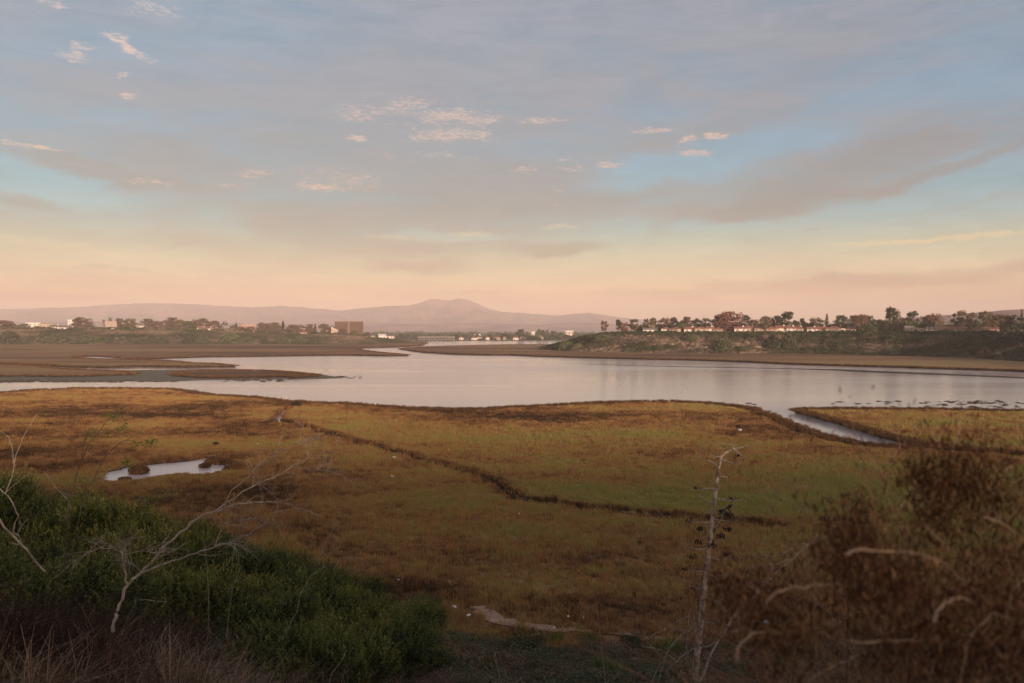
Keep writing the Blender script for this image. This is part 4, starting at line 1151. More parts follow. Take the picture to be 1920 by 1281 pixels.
# ------------------------------------------------------------------ houses
win_me = {}
def house(u0, u1, vt, side, back, label, wall='white', roof='tile', kind='gable', storeys=2, yaw=0, name='house', depth=9, chim=0, vb=None, group=None, cat='house', win=True):
    uc = (u0 + u1) / 2
    if side in 'RL': p = onplateau(side, uc, back)
    else: p = Vector(((uc - 960) / F * back, back, 1.6 if side == 'F' else float(side[1:] or 0)))
    if side in 'RL': p.z += rnd.uniform(.3, 1.0)
    if vb is not None: p.z = CH - (vb - 619) / F * p.y
    if side == 'R': vt -= 1.3
    wd = (u1 - u0) / F * p.y; ht = (619 - vt) / F * p.y + CH - p.z
    ang = -math.atan2(p.x, p.y) + R(yaw)
    root = empty(name, (p.x, p.y, p.z - 0.3), ang)
    wallh = ht * (0.60 if kind != 'flat' else 0.93)
    m = MB()
    m.box(-wd / 2, wd / 2, 0, depth, -1.5, wallh + .3)
    if kind == 'gable':
        a, c = -wd / 2 + .02, wd / 2 - .02; z0 = wallh + .3
        m.poly([(a, .02, z0), (a, depth - .02, z0), (a, depth / 2, ht), (c, .02, z0), (c, depth - .02, z0), (c, depth / 2, ht)], [(0, 1, 2), (3, 5, 4)])
    wo_ = m.build('wall', M[wall], root)
    r_ = MB(); e = .5; z0 = wallh + .22
    if kind == 'gable':
        r_.poly([(-wd / 2 - e, -e, z0), (wd / 2 + e, -e, z0), (wd / 2 + e, depth / 2, ht + .3), (-wd / 2 - e, depth / 2, ht + .3), (-wd / 2 - e, depth + e, z0), (wd / 2 + e, depth + e, z0),
                 (-wd / 2 - e, -e, z0 + .25), (wd / 2 + e, -e, z0 + .25), (wd / 2 + e, depth / 2, ht + .58), (-wd / 2 - e, depth / 2, ht + .58), (-wd / 2 - e, depth + e, z0 + .25), (wd / 2 + e, depth + e, z0 + .25)],
                [(0, 3, 2, 1), (3, 4, 5, 2), (6, 7, 8, 9), (9, 8, 11, 10), (0, 1, 7, 6), (4, 10, 11, 5), (0, 6, 9, 3), (3, 9, 10, 4), (1, 2, 8, 7), (2, 5, 11, 8)])
    elif kind == 'hip':
        k = min(depth / 2, wd / 2 * .8)
        r_.poly([(-wd / 2 - e, -e, z0), (wd / 2 + e, -e, z0), (wd / 2 + e, depth + e, z0), (-wd / 2 - e, depth + e, z0), (-wd / 2 + k, depth / 2, ht + .3), (wd / 2 - k, depth / 2, ht + .3),
                 (-wd / 2 - e, -e, z0 + .2), (wd / 2 + e, -e, z0 + .2), (wd / 2 + e, depth + e, z0 + .2), (-wd / 2 - e, depth + e, z0 + .2)],
                [(0, 3, 2, 1), (0, 1, 7, 6), (1, 2, 8, 7), (2, 3, 9, 8), (3, 0, 6, 9), (6, 7, 5, 4), (7, 8, 5), (8, 9, 4, 5), (9, 6, 4)])
    else:
        r_.box(-wd / 2 - .3, wd / 2 + .3, -.3, depth + .3, wallh + .32, ht + .3)
    ro = r_.build('roof', M[roof], root)
    for i in range(chim):
        x = wd * (-.3 + .6 * i / max(1, chim - 1)) if chim > 1 else wd * .22
        MB().box(x - .6, x + .6, depth * .35, depth * .35 + 1, z0 - .1, ht + 1.3).build('chimney', M[wall], root)
    if win:
        n_ = max(2, int(wd / 4.2)); fh = wallh / storeys
        for s_ in range(storeys):
            for i in range(n_):
                x = -wd / 2 + wd * (i + .5) / n_ + rnd.uniform(-.3, .3)
                big = (s_ == 0 and (i + s_) % 2 == 0)
                key = 'door' if big else 'window'
                if (key, wall) not in win_me:
                    q = MB(); ww, hh_ = (1.25, 2.0) if big else (0.75, 1.2)
                    q.box(-ww, ww, -.06, .04, 0, hh_)
                    fo = q.build('window' if not big else 'patio_door', M['glass']); fm = fo.data; bpy.data.objects.remove(fo)
                    q = MB(); tk = .12
                    q.box(-ww - tk, -ww, -.10, .04, -tk, hh_ + tk).box(ww, ww + tk, -.10, .04, -tk, hh_ + tk).box(-ww, ww, -.10, .04, -tk, 0).box(-ww, ww, -.10, .04, hh_, hh_ + tk)
                    fo = q.build('frame', M['white']); fr = fo.data; bpy.data.objects.remove(fo)
                    win_me[(key, wall)] = (fm, fr)
                a_, b_ = win_me[(key, wall)]
                wo2 = bpy.data.objects.new('patio_door' if big else 'window', a_); COL.objects.link(wo2); wo2.parent = root
                wo2.location = (x, 0, .3 + s_ * fh + (0.05 if big else fh * .32)); k = fh / 2.9; wo2.scale = (min(1, wd / n_ / 3.2), 1, max(.5, k))
                f2 = bpy.data.objects.new('frame', b_); COL.objects.link(f2); f2.parent = wo2
    tag(root, label, cat, group)
    return root


GR = 'houses on the right bluff'
for a in [
    (1206, 1233, 616.5, 'R', 58, 'leftmost small white house with brown roof on the right bluff', 'white', 'greyroof', 'gable', 1, 4, 0),
    (1240, 1257, 614.5, 'R', 52, 'left half of the second house, white under a tiled roof', 'white', 'tile', 'hip', 2, 0, 0),
    (1255, 1271, 614.8, 'R', 48, 'cream house with bright end wall beside the dark green bush tree', 'cream', 'tile', 'hip', 2, -22, 0),
    (1283, 1304, 614.8, 'R', 52, 'left end house of the long row, white band under tiles', 'white', 'tile', 'gable', 2, 0, 1),
    (1303, 1325, 613.6, 'R', 49, 'middle house of the long row with higher tiled roof', 'cream', 'tile', 'hip', 2, 3, 0),
    (1324, 1339, 613.6, 'R', 52, 'white walled house right of the long row middle', 'white', 'tile', 'gable', 2, 0, 1),
    (1338, 1354, 615, 'R', 50, 'pinkish cream end house of the long row, under the red tree', 'pinkst', 'tile', 'hip', 2, -6, 0),
    (1377, 1399, 614.0, 'R', 50, 'white house at the left end of the third row', 'white', 'tile', 'gable', 2, 0, 1),
    (1399, 1416, 612, 'R', 54, 'taller house of the third row behind the pale trunk tree', 'cream', 'tile', 'gable', 2, 4, 1),
    (1415, 1431, 613, 'R', 50, 'cream house at the right end of the third row', 'cream', 'tile', 'hip', 2, 0, 0),
    (1437, 1456, 613.5, 'R', 50, 'pinkish house at the left end of the fourth row', 'pinkst', 'tile', 'hip', 2, 0, 0),
    (1455, 1475, 612.0, 'R', 52, 'white house with chimney in the fourth row', 'white', 'tile', 'gable', 2, 0, 1),
    (1475, 1492, 613.0, 'R', 50, 'white house before the tall dark round tree', 'white', 'tile', 'gable', 2, 3, 1),
    (1491, 1506, 613.5, 'R', 50, 'cream house at the right end of the fourth row', 'cream', 'tile', 'hip', 2, 0, 1),
    (1514, 1532, 614.5, 'R', 50, 'white house at the left end of the fifth row', 'white', 'tile', 'gable', 2, 0, 1),
    (1531, 1550, 614.2, 'R', 52, 'pinkish house in the middle of the fifth row', 'pinkst', 'tile', 'gable', 2, 0, 1),
    (1549, 1576, 613.0, 'R', 50, 'wide cream house with highest roof of the fifth row', 'cream', 'tile', 'hip', 2, 0, 0),
    (1577, 1590, 617, 'R', 56, 'low flat white garage right of the fifth row', 'white', 'greyroof', 'flat', 1, 0, 0),
    (1589, 1604, 614, 'R', 56, 'small white house with red roof behind the pale trunks', 'white', 'tile', 'gable', 1, 0, 0),
    (1698, 1713, 613, 'R', 52, 'sunlit cream house with steep gable below the gapped tree', 'cream', 'cream', 'gable', 2, 8, 0),
    (1712, 1732, 616, 'R', 52, 'low cream wing right of the steep cream gable', 'cream', 'tile', 'flat', 1, 0, 0),
    (1739, 1757, 615, 'R', 46, 'white gabled house with grey roof beside long tiled building', 'white', 'greyroof', 'gable', 2, 10, 0),
    (1756, 1790, 613.5, 'R', 54, 'left part of the long tiled building, mostly roof', 'pinkst', 'tile', 'gable', 1, 0, 0),
    (1790, 1819, 613, 'R', 50, 'right part of the long tiled building with windows', 'pinkst', 'tile', 'hip', 2, 0, 0),
    (1824, 1848, 613.5, 'R', 50, 'last tiled building, left house with pinkish walls', 'pinkst', 'tile', 'hip', 2, 0, 0),
    (1847, 1872, 615, 'R', 50, 'last tiled building, low right house under the olive trees', 'pinkst', 'tile', 'gable', 1, 0, 0)]:
    house(a[0], a[1], a[2], a[3], a[4], a[5], a[6], a[7], a[8], a[9], a[10], chim=a[11], group=GR)
GL = 'buildings on the left shore'
for a in [
    (49, 74, 605, 'L', 190, 'flat white building near the left edge, left half', 'white', 'white', 'flat', 2, 0, 0, 'office_block'),
    (76, 97, 606.5, 'L', 185, 'long low cream building right of the flat white one', 'cream', 'greyroof', 'flat', 2, 0, 0, 'office_block'),
    (97, 115, 609.5, 'L', 95, 'white house with pointed gable left of its wide neighbour', 'white', 'greyroof', 'gable', 2, 12, 1, 'house'),
    (115, 134, 610.5, 'L', 92, 'wide white house before the biggest left shore tree', 'white', 'greyroof', 'gable', 2, 0, 0, 'house'),
    (128, 140, 599.5, 'L', 210, 'pale high block left of the biggest left shore tree', 'white', 'white', 'flat', 3, 0, 0, 'office_block'),
    (172, 186, 604, 'L', 220, 'hazy grey block right of the biggest left shore tree', 'concrete', 'greyroof', 'flat', 3, 0, 0, 'office_block'),
    (199, 218, 602.5, 'L', 110, 'cream sunlit house between the two palms', 'cream', 'cream', 'gable', 3, 6, 0, 'house'),
    (211, 246, 615, 'L', 80, 'long low pinkish wall building under the brown trees', 'pinkst', 'cream', 'flat', 1, 0, 0, 'house'),
    (262, 270, 606, 'L', 100, 'tiny white house below the gap palm', 'white', 'greyroof', 'gable', 2, 0, 0, 'house'),
    (370, 381, 611.5, 'L', 92, 'left wing of the balconied white house', 'white', 'tile', 'gable', 2, 0, 0, 'house'),
    (380, 399, 613.0, 'L', 84, 'balconied white house with row of arches on the rim', 'white', 'tile', 'gable', 2, 0, 2, 'house'),
    (453, 479, 607.5, 'L', 200, 'pink flat block above the low reddish trees', 'pinkst', 'pinkst', 'flat', 3, 0, 0, 'office_block'),
    (475, 489, 619, 'L', 70, 'small pinkish house right of the pink flat block', 'pinkst', 'tile', 'gable', 1, 0, 0, 'house'),
    (560, 575, 622, 'L', 66, 'low house half hidden between reddish trees', 'pinkst', 'tile', 'gable', 1, 0, 0, 'house'),
    (694, 703, 628, 'L', 60, 'small cream building left of the white hall', 'cream', 'greyroof', 'gable', 1, 0, 0, 'house'),
    (710, 724, 626.5, 'L', 55, 'white hall by the shore, left half', 'white', 'white', 'gable', 2, 8, 0, 'house'),
    (724, 738, 628, 'L', 52, 'white hall by the shore, right half', 'white', 'greyroof', 'gable', 1, -8, 0, 'house')]:
    house(a[0], a[1], a[2], a[3], a[4], a[5], a[6], a[7], a[8], a[9], a[10], chim=a[11], name=a[12], group=GL, depth=12, cat='building' if a[12] != 'house' else 'house')
# building with one long sloping white roof
p = onplateau('L', 630, 100); k = 1 / F * p.y
rt = empty('sloping_roof_building', p, -math.atan2(p.x, p.y))
tag(rt, 'white building whose long roof slopes down toward the office block', 'building', GL)
m = MB(); m.poly([(-9 * k, 0, 0), (8 * k, 0, 0), (8 * k, 0, 5), (-9 * k, 0, 12.4), (-9 * k, 14, 0), (8 * k, 14, 0), (8 * k, 14, 5), (-9 * k, 14, 12.4)], [(0, 1, 2, 3), (5, 4, 7, 6), (1, 5, 6, 2), (4, 0, 3, 7)]); m.build('wall', M['cream'], rt)
m = MB(); m.poly([(-9.5 * k, -.6, 12.6), (9 * k, -.6, 4.7), (9 * k, 14.6, 4.7), (-9.5 * k, 14.6, 12.6), (-9.5 * k, -.6, 13.6), (9 * k, -.6, 5.7), (9 * k, 14.6, 5.7), (-9.5 * k, 14.6, 13.6)], [(0, 3, 2, 1), (4, 5, 6, 7), (0, 1, 5, 4), (1, 2, 6, 5), (2, 3, 7, 6), (3, 0, 4, 7)]); m.build('roof', M['white'], rt)
for i in range(5): MB().box((-7 + i * 3) * k, (-5.4 + i * 3) * k, -.15, -.003, 1.2, 3.4).build('window', M['glass'], rt)
# brown office block in two halves
Yo = 1750; k = Yo / F
rt = empty('office_block', ((654 - 960) * k, Yo, 1.5), math.radians(9))
tag(rt, 'brown twin office block split by a pale central slot', 'building')
zt_ = CH + (619 - 603.6) * k - 1.5
for (a, b_) in ((-25.8, -1.4), (1.4, 26)):
    MB().box(a * k, b_ * k, 0, 26, 0, zt_).build('wall', M['brownfac'], rt)
    for i in range(11):
        z = 3 + i * (zt_ - 5) / 11
        MB().box(a * k + .8, b_ * k - .8, -.25, -.004, z, z + (zt_ - 5) / 11 * .52).build('window_band', M['bandglass'], rt)
    MB().box(a * k - .3, b_ * k + .3, -.4, 26.4, zt_ + .004, zt_ + 1).build('roof', M['brownfac'], rt)
MB().box(-1.35 * k, 1.35 * k, 2, 24, 0, zt_ - .8).build('stair_tower', M['concrete'], rt)

# bridge at the head of the bay: two decks on piers
Yb = 1430; k = Yb / F
rt = empty('road_bridge', ((819 - 960) * k, Yb, 0)); tag(rt, 'long pale road bridge on many piers across the channel head', 'bridge')
MB().box(-36 * k, 34 * k, 0, 12, 6.3, 7.6).build('deck', M['concrete'], rt)
MB().box(-36 * k, 34 * k, -.3, 0, 7.6, 8.4).build('parapet', M['concrete'], rt)
MB().box(-34 * k, 36 * k, -14, -8, 2.2, 3.0).build('lower_deck', M['concrete'], rt)
for i in range(15):
    x = (-33 + i * 4.6) * k; MB().box(x - .6, x + .6, 2, 10, -.5, 6.3).build('pier', M['concrete'], rt)
for i in range(22):
    x = (-33 + i * 3.15) * k; MB().box(x - .35, x + .35, -13, -9, -.5, 2.2).build('post', M['bark'], rt)
# cream apartments on the far shore
for (u0, u1, vt, lab) in [(861, 869, 631, 'narrow cream apartment nearest the bridge'), (884, 893, 631.5, 'cream apartment second right of the bridge'), (893, 903, 630.5, 'white topped apartment third right of the bridge'), (911, 918, 630.5, 'slim cream apartment standing apart on the far shore'),
                          (924, 931, 631, 'left one of two touching cream apartments'), (930, 937, 630.5, 'right one of two touching cream apartments'), (943, 948, 630.5, 'small white apartment alone in the far trees'), (962, 972, 631, 'wide cream apartment, left of a pair before the bluff'),
                          (975, 986, 630.8, 'wide cream apartment, right of a pair before the bluff'), (1006, 1018, 629, 'last apartment before the tip of the right bluff')]:
    house(u0, u1, vt, 'F', 1500 + rnd.uniform(0, 30), lab, rnd.choice(['cream', 'white']), 'tile', 'hip', 2, rnd.uniform(-10, 10), 'apartment_house', group='apartments on the far shore', cat='house')
for (u0, u1, vt, vb, lab) in [(890, 901, 626.5, 629.5, 'long white roof above the far shore trees'), (790, 852, 630, 632, 'long pale wall behind the bridge'), (996, 1003, 622, 627, 'pale block above the far trees'), (1060, 1075, 620, 625, 'white block seen just over the bluff tip')]:
    house(u0, u1, vt, 'F', 2300, lab, 'white', 'white', 'flat', 1, 0, 'warehouse', vb=vb + 3, group='far pale blocks', cat='building')
# houses on the hill beyond the right bluff
for i in range(26):
    u = rnd.uniform(1752, 1920); v = rnd.uniform(594, 611); Yh = 1900 + (611 - v) * 32
    house(u, u + rnd.uniform(5, 10), v, 'F', Yh, 'small pale house on the hazy hillside behind the right bluff', rnd.choice(['white', 'cream', 'cream', 'concrete']), 'greyroof', 'gable', 1, rnd.uniform(-20, 20), 'hillside_house', vb=v + rnd.uniform(4, 6), group='houses on the hazy hillside', win=False)
for i in range(160):
    pass
hp = []
for i in range(420):
    u = rnd.uniform(1690, 1960); v = rnd.uniform(600, 618) if u < 1760 else rnd.uniform(593, 617); Yh = 1880 + (611 - v) * 32
    hp.append(((u - 960) / F * Yh, Yh, CH + (619 - v) / F * Yh - 6))
hp = np.array(hp); nh = len(hp); sh = rg.uniform(3.5, 8, nh)
scatter('hillside_trees', hp, rg.uniform(0, 6.28, nh), np.column_stack([sh, sh, sh * 1.1]), 0.2 + rg.normal(0, .12, nh), rg.integers(0, 3, nh), clumps)

# ------------------------------------------------------------------ near slope: green thicket
def age_shade_mat(name, stops):
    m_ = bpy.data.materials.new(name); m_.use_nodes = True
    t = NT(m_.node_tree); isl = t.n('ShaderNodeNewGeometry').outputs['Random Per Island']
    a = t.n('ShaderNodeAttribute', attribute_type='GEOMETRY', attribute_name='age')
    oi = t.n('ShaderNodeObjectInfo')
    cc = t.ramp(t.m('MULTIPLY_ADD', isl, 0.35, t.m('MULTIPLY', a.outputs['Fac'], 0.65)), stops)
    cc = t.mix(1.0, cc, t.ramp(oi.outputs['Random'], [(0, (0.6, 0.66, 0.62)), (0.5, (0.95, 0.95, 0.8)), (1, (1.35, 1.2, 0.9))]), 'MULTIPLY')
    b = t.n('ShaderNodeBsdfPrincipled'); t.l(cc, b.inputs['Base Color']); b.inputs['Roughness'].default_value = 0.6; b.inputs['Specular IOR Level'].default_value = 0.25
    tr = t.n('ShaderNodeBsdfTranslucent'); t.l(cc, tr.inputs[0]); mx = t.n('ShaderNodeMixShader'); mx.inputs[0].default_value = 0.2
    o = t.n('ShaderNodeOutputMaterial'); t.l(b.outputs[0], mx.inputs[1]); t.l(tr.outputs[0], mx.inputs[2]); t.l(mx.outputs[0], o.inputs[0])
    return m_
M['shrub'] = age_shade_mat('shrub_leaves_by_age', [(0, (0.012, 0.016, 0.007)), (0.25, (0.035, 0.048, 0.014)), (0.55, (0.135, 0.150, 0.040)), (0.8, (0.27, 0.27, 0.08)), (1, (0.46, 0.42, 0.17))])  # pale end for young tips; near-black end paints shade inside the crown


def shrub_mesh(seed, sprigs=1000, leaves=15, leaf=0.019, up=0.9, inner=3600, tall=1.0):
    r = random.Random(seed); v = []; f = []; age_shade = []
    lob = [(Vector((r.uniform(-.68, .68), r.uniform(-.68, .68), r.uniform(.1, .62) * tall)), r.uniform(.18, .36)) for _ in range(15)]
    def leafq(p, d, s_, g_=0.0):
        age_shade.extend([g_] * 4)
        u_ = (d + Vector((r.uniform(-.8, .8), r.uniform(-.8, .8), r.uniform(-.5, .8)))).normalized(); w_ = u_.cross(Vector((r.uniform(-1, 1), r.uniform(-1, 1), r.uniform(-1, 1)))).normalized()
        k = len(v); v.extend([p, p + u_ * s_ * .9 + w_ * s_ * .42, p + u_ * s_ * 2, p + u_ * s_ * .9 - w_ * s_ * .42]); f.append((k, k + 1, k + 2, k + 3))
    for i in range(sprigs):
        c, rad = r.choice(lob); d = Vector((r.gauss(0, 1), r.gauss(0, 1), r.gauss(.35, .8))).normalized(); p = c + d * rad * r.uniform(.75, 1.0)
        if p.z < 0.02: p.z = r.uniform(0.02, .3)
        g = (Vector((d.x * .5, d.y * .5, up)) + Vector((r.uniform(-.3, .3), r.uniform(-.3, .3), 0))).normalized(); L = r.uniform(.10, .30); vig = r.uniform(.45, 1.0)
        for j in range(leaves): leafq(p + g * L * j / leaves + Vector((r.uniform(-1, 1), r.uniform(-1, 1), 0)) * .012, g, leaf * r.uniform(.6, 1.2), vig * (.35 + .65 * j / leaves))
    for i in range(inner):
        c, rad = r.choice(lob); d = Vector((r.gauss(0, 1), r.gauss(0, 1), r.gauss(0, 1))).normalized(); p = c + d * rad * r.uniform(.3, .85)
        leafq(p, d, leaf * 1.9)  # inner leaves take the darkest colours, standing in for shade in the gaps
    return v, f, age_shade


def make_shrub(name, seed, matl, **kw):
    v, f, age_shade = shrub_mesh(seed, **kw); root = empty(name, (0, 0, -500)); fo_ = meshobj('foliage', v, f, matl, root)
    at = fo_.data.attributes.new('age', 'FLOAT', 'POINT'); at.data.foreach_set('value', age_shade)
    tb = MB(); r = random.Random(seed)
    for i in range(12):
        a = r.uniform(0, 6.28); q = r.uniform(.3, .7); tb.tube([(0, 0, -.25), (math.cos(a) * q * .4, math.sin(a) * q * .4, .2), (math.cos(a) * q, math.sin(a) * q, .6)], [.018, .012, .005], 5)
    tb.build('stem', M['bark'], root)
    return root
GT = 'green shrubs of the slope thicket'
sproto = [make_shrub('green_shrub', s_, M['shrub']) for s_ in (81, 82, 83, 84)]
def crest_v(u): return float(np.interp(u, [-100, 0, 60, 130, 200, 300, 400, 500, 600, 700, 780, 850], [850, 885, 870, 900, 925, 950, 985, 1010, 1050, 1080, 1125, 1190]))
shr = []
tries = 0
while len(shr) < 90 and tries < 6000:
    tries += 1
    y = rnd.uniform(15.5, 49); u = rnd.uniform(-90, 850); x = (u - 960) / F * y
    h = float(slope_h(x, y)); s_ = rnd.uniform(1.25, 2.1)
    vtop = 619 + (CH - h - s_ * .95) / y * F; vbot = 619 + (CH - h) / y * F
    if vtop < crest_v(u) - 10 or u + s_ * .8 / y * F > 848: continue
    if vtop > 1225: continue
    if any(math.hypot(x - a, y - b_) < (s_ + c) * .66 for a, b_, c in shr): continue
    shr.append((x, y, s_))
shr.sort(key=lambda q: -q[1])
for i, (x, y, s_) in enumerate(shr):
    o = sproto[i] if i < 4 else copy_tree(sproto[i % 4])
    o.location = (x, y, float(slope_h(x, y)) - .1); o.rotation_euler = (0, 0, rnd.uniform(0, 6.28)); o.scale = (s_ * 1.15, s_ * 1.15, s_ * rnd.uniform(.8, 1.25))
    us_ = 960 + x / y * F; vt_ = 619 + (CH - float(slope_h(x, y)) - s_ * .95) / y * F
    pu = 'at the left picture edge' if us_ < 90 else 'round the sapling stems' if us_ < 230 else 'behind the dead shrub' if us_ < 420 else 'right of the dead shrub' if us_ < 560 else 'below the curved bare twigs' if us_ < 700 else 'at the right end toward the path'
    dv_ = vt_ - crest_v(us_); pv_ = 'on the crest' if dv_ < 35 else 'in the middle' if dv_ < 110 else 'along the front'
    tag(o, f'leafy shrub {pv_} of the thicket, {pu}', 'shrub', GT)
print('shrubs', len(shr))

# shrubs at the foot of the slope and in the marsh
sg = make_shrub('sage_shrub', 91, M['sage'], sprigs=300, leaves=12, leaf=.03, inner=500)
bs = make_shrub('bright_shrub', 92, M['brightleaf'], sprigs=260, leaves=12, leaf=.035, inner=500)
first = {id(sg): True, id(bs): True}
for (pr_, u, v, wpx, hpx, lab) in [(sg, 985, 1228, 96, 40, 'wide grey green shrub below the dirt path'), (bs, 1045, 1208, 36, 24, 'small bright green shrub just below the dirt path'), (sg, 1010, 1278, 60, 34, 'grey green shrub at the bottom edge left of the thin stem'),
                                  (bs, 1140, 1278, 60, 40, 'bright green shrub at the bottom edge beside the thin stem'), (sg, 1190, 1225, 70, 34, 'grey green shrub right of the path end'), (bs, 1255, 1235, 60, 38, 'green shrub left of the agave stalk foot'),
                                  (sg, 1110, 1215, 60, 24, 'low pale shrub under the middle of the path'), (sg, 905, 1275, 60, 40, 'grey green shrub at the bottom right of the thicket'), (sg, 800, 1150, 70, 36, 'pale dry shrub at the upper end of the path'),
                                  (sg, 1360, 1240, 80, 40, 'grey green shrub right of the agave stalk foot'), (bs, 1500, 1250, 80, 40, 'green shrub behind the blurred brush'), (sg, 1640, 1230, 90, 36, 'grey shrub behind the blurred brush near its middle')]:
    # find where this column and row meets the slope
    y = 60.0
    while y > 14:
        x = (u - 960) / F * y; zg = max(float(slope_h(x, y)), ZM - .1); vv = 619 + (CH - zg) / y * F
        if vv >= v: break
        y -= .25
    if first[id(pr_)]: o = pr_; first[id(pr_)] = False
    else: o = copy_tree(pr_)
    o.location = (x, y, zg - .05); o.rotation_euler = (0, 0, rnd.uniform(0, 6)); s_ = wpx / 2 / F * y / .95; o.scale = (s_, s_, hpx / F * y / .95)
    tag(o, lab, 'shrub', 'small shrubs at the foot of the slope')
for (u, v, wpx, hpx, lab) in [(556, 763, 24, 10, 'dark round bush at the mouth of the marsh creek'), (1384, 804, 15, 6, 'small dark bush on the marsh beside a white scrap'), (404, 835, 16, 6, 'small dark tussock above the pond')]:
    p = P(u, v, ZM); o = copy_tree(bproto[0]); o.location = (p.x, p.y, ZM - .2); o.scale = (wpx / 2 / F * p.y,) * 2 + (hpx / F * p.y / .9 + .2,)
    tag(o, lab, 'bush', 'dark bushes on the near marsh')
    for c in o.children:
        if c.name.startswith('foliage'): c.color = (0.05, 0.04, 0.022, 1)

# ------------------------------------------------------------------ near slope: dry brush
def dry_src(seed, stems, h0, h1, wd, arch=1.0):
    r = random.Random(seed); v = []; f = []
    for i in range(stems):
        a = r.uniform(0, 6.283); q = .22 * math.sqrt(r.random()); p = Vector((math.cos(a) * q, math.sin(a) * q, -.08)); b_ = a + r.uniform(-1, 1)
        h = r.uniform(h0, h1); e = r.uniform(.25, 1.7) * arch; d = Vector((math.cos(b_) * e * .5, math.sin(b_) * e * .5, 1)).normalized(); prev = None; seg = 5
        s2 = Vector((-math.sin(b_ + r.uniform(-1, 1)), math.cos(b_), 0)).normalized()
        for j in range(seg + 1):
            w_ = wd * (1 - j / (seg + 1)) ; k = len(v); v.extend([p - s2 * w_, p + s2 * w_])
            if prev is not None: f.append((prev, prev + 1, k + 1, k))
            prev = k; p = p + d * h / seg; d = (d + Vector((math.cos(b_) * .22 * e, math.sin(b_) * .22 * e, -.20 * e)) + Vector((r.uniform(-.12, .12), r.uniform(-.12, .12), r.uniform(-.1, .1)))).normalized()
            if j > 1 and r.random() < .5:
                dd = (d + Vector((r.uniform(-1, 1), r.uniform(-1, 1), r.uniform(-.4, .8)))).normalized(); L = h * .22; k2 = len(v); v.extend([p - s2 * w_ * .6, p + s2 * w_ * .6, p + dd * L]); f.append((k2, k2 + 1, k2 + 2))
    return v, f
drys = [src('dry_source', *dry_src(s_, 60, .35, 1.05, .0055), M['drytone']) for s_ in (41, 42, 43)]
N0 = 4200
dx = rg.uniform(-1, 1, N0); dy = 5.5 + 46 * rg.random(N0) ** 1.25; dx = dx * (dy * .68 + 2)
hz = slope_h(dx, dy); du = dx / dy * F + 960; dv = 619 + (CH - hz) / dy * F
bound = np.interp(du, [-200, 0, 200, 300, 420, 540, 650, 800, 870], [990, 1010, 1070, 1110, 1175, 1230, 1268, 1300, 1130])
ok = (dv > bound) & (dv < 1420) & (hz > 0.7) & ~((dy < 9) & (du > 700) & (du < 1350))
dx, dy, hz, du = dx[ok], dy[ok], hz[ok], du[ok]; nd_ = len(dx)
sc_ = np.where(du < 800, rg.uniform(.7, 1.35, nd_), rg.uniform(.6, 1.0, nd_)) * np.where(dy < 9, .6, 1)
tn = 0.62 + (fbm(dx / 1.6, dy / 1.6, 501, 3) - .5) * 1.7 - 0.12 * (dy > 35) + rg.normal(0, .14, nd_)
wds = 1 + np.clip((dy - 12) / 14, 0, 2.2)
scatter('dry_brush', np.column_stack([dx, dy, hz]), rg.uniform(0, 6.28, nd_), np.column_stack([sc_ * 1.2 * wds ** .3, sc_ * 1.2 * wds ** .3, sc_]), tn, rg.integers(0, 3, nd_), drys)
print('dry', nd_)
N1 = 3800; tx = rg.uniform(-7, 40, N1); ty = rg.uniform(34, 52.5, N1); th = slope_h(tx, ty); kk = (np.abs(tx) < .72 * ty) & (th > .45); tx, ty, th = tx[kk], ty[kk], th[kk]; n1_ = len(tx)
s1 = rg.uniform(.4, 1.15, n1_) * (0.6 + 0.8 * fbm(tx / 3, ty / 3, 611, 2))
scatter('toe_scrub', np.column_stack([tx, ty, th]), rg.uniform(0, 6.28, n1_), np.column_stack([s1, s1, s1 * .8]), 0.36 + (fbm(tx / 4, ty / 3, 613, 3) - .5) * 1.3 + rg.normal(0, .08, n1_), rg.integers(0, 2, n1_), [src('scrub_source', *clump_src(s_, 420, .06, None, .9), M['toetone']) for s_ in (67, 68)])
# rusty seedy clumps at the bottom left
rc = [src('rust_source', *clump_src(s_, 420, .035, None, 1.0), M['rust']) for s_ in (47, 48)]
n_ = 240; rx = rg.uniform(-9, -4.2, n_); ry = rg.uniform(7.5, 15, n_); ru = rx / ry * F + 960; rzv = slope_h(rx, ry); kk = (ru < 260)
rx, ry, rzv = rx[kk], ry[kk], rzv[kk]; n_ = len(rx)
if n_: scatter('rusty_brush', np.column_stack([rx, ry, rzv]), rg.uniform(0, 6, n_), np.column_stack([np.full(n_, .45)] * 3), np.zeros(n_), rg.integers(0, 2, n_), rc)


# ------------------------------------------------------------------ dead branches, saplings, agave stalks
def px(line, Y0, Y1=None):
    """picture rows and columns to places at a real distance, drifting from Y0 to Y1 along the line"""
    Y1 = Y0 if Y1 is None else Y1; n_ = len(line)
    return [PD(u, v, Y0 + (Y1 - Y0) * i / max(1, n_ - 1)) for i, (u, v) in enumerate(line)]


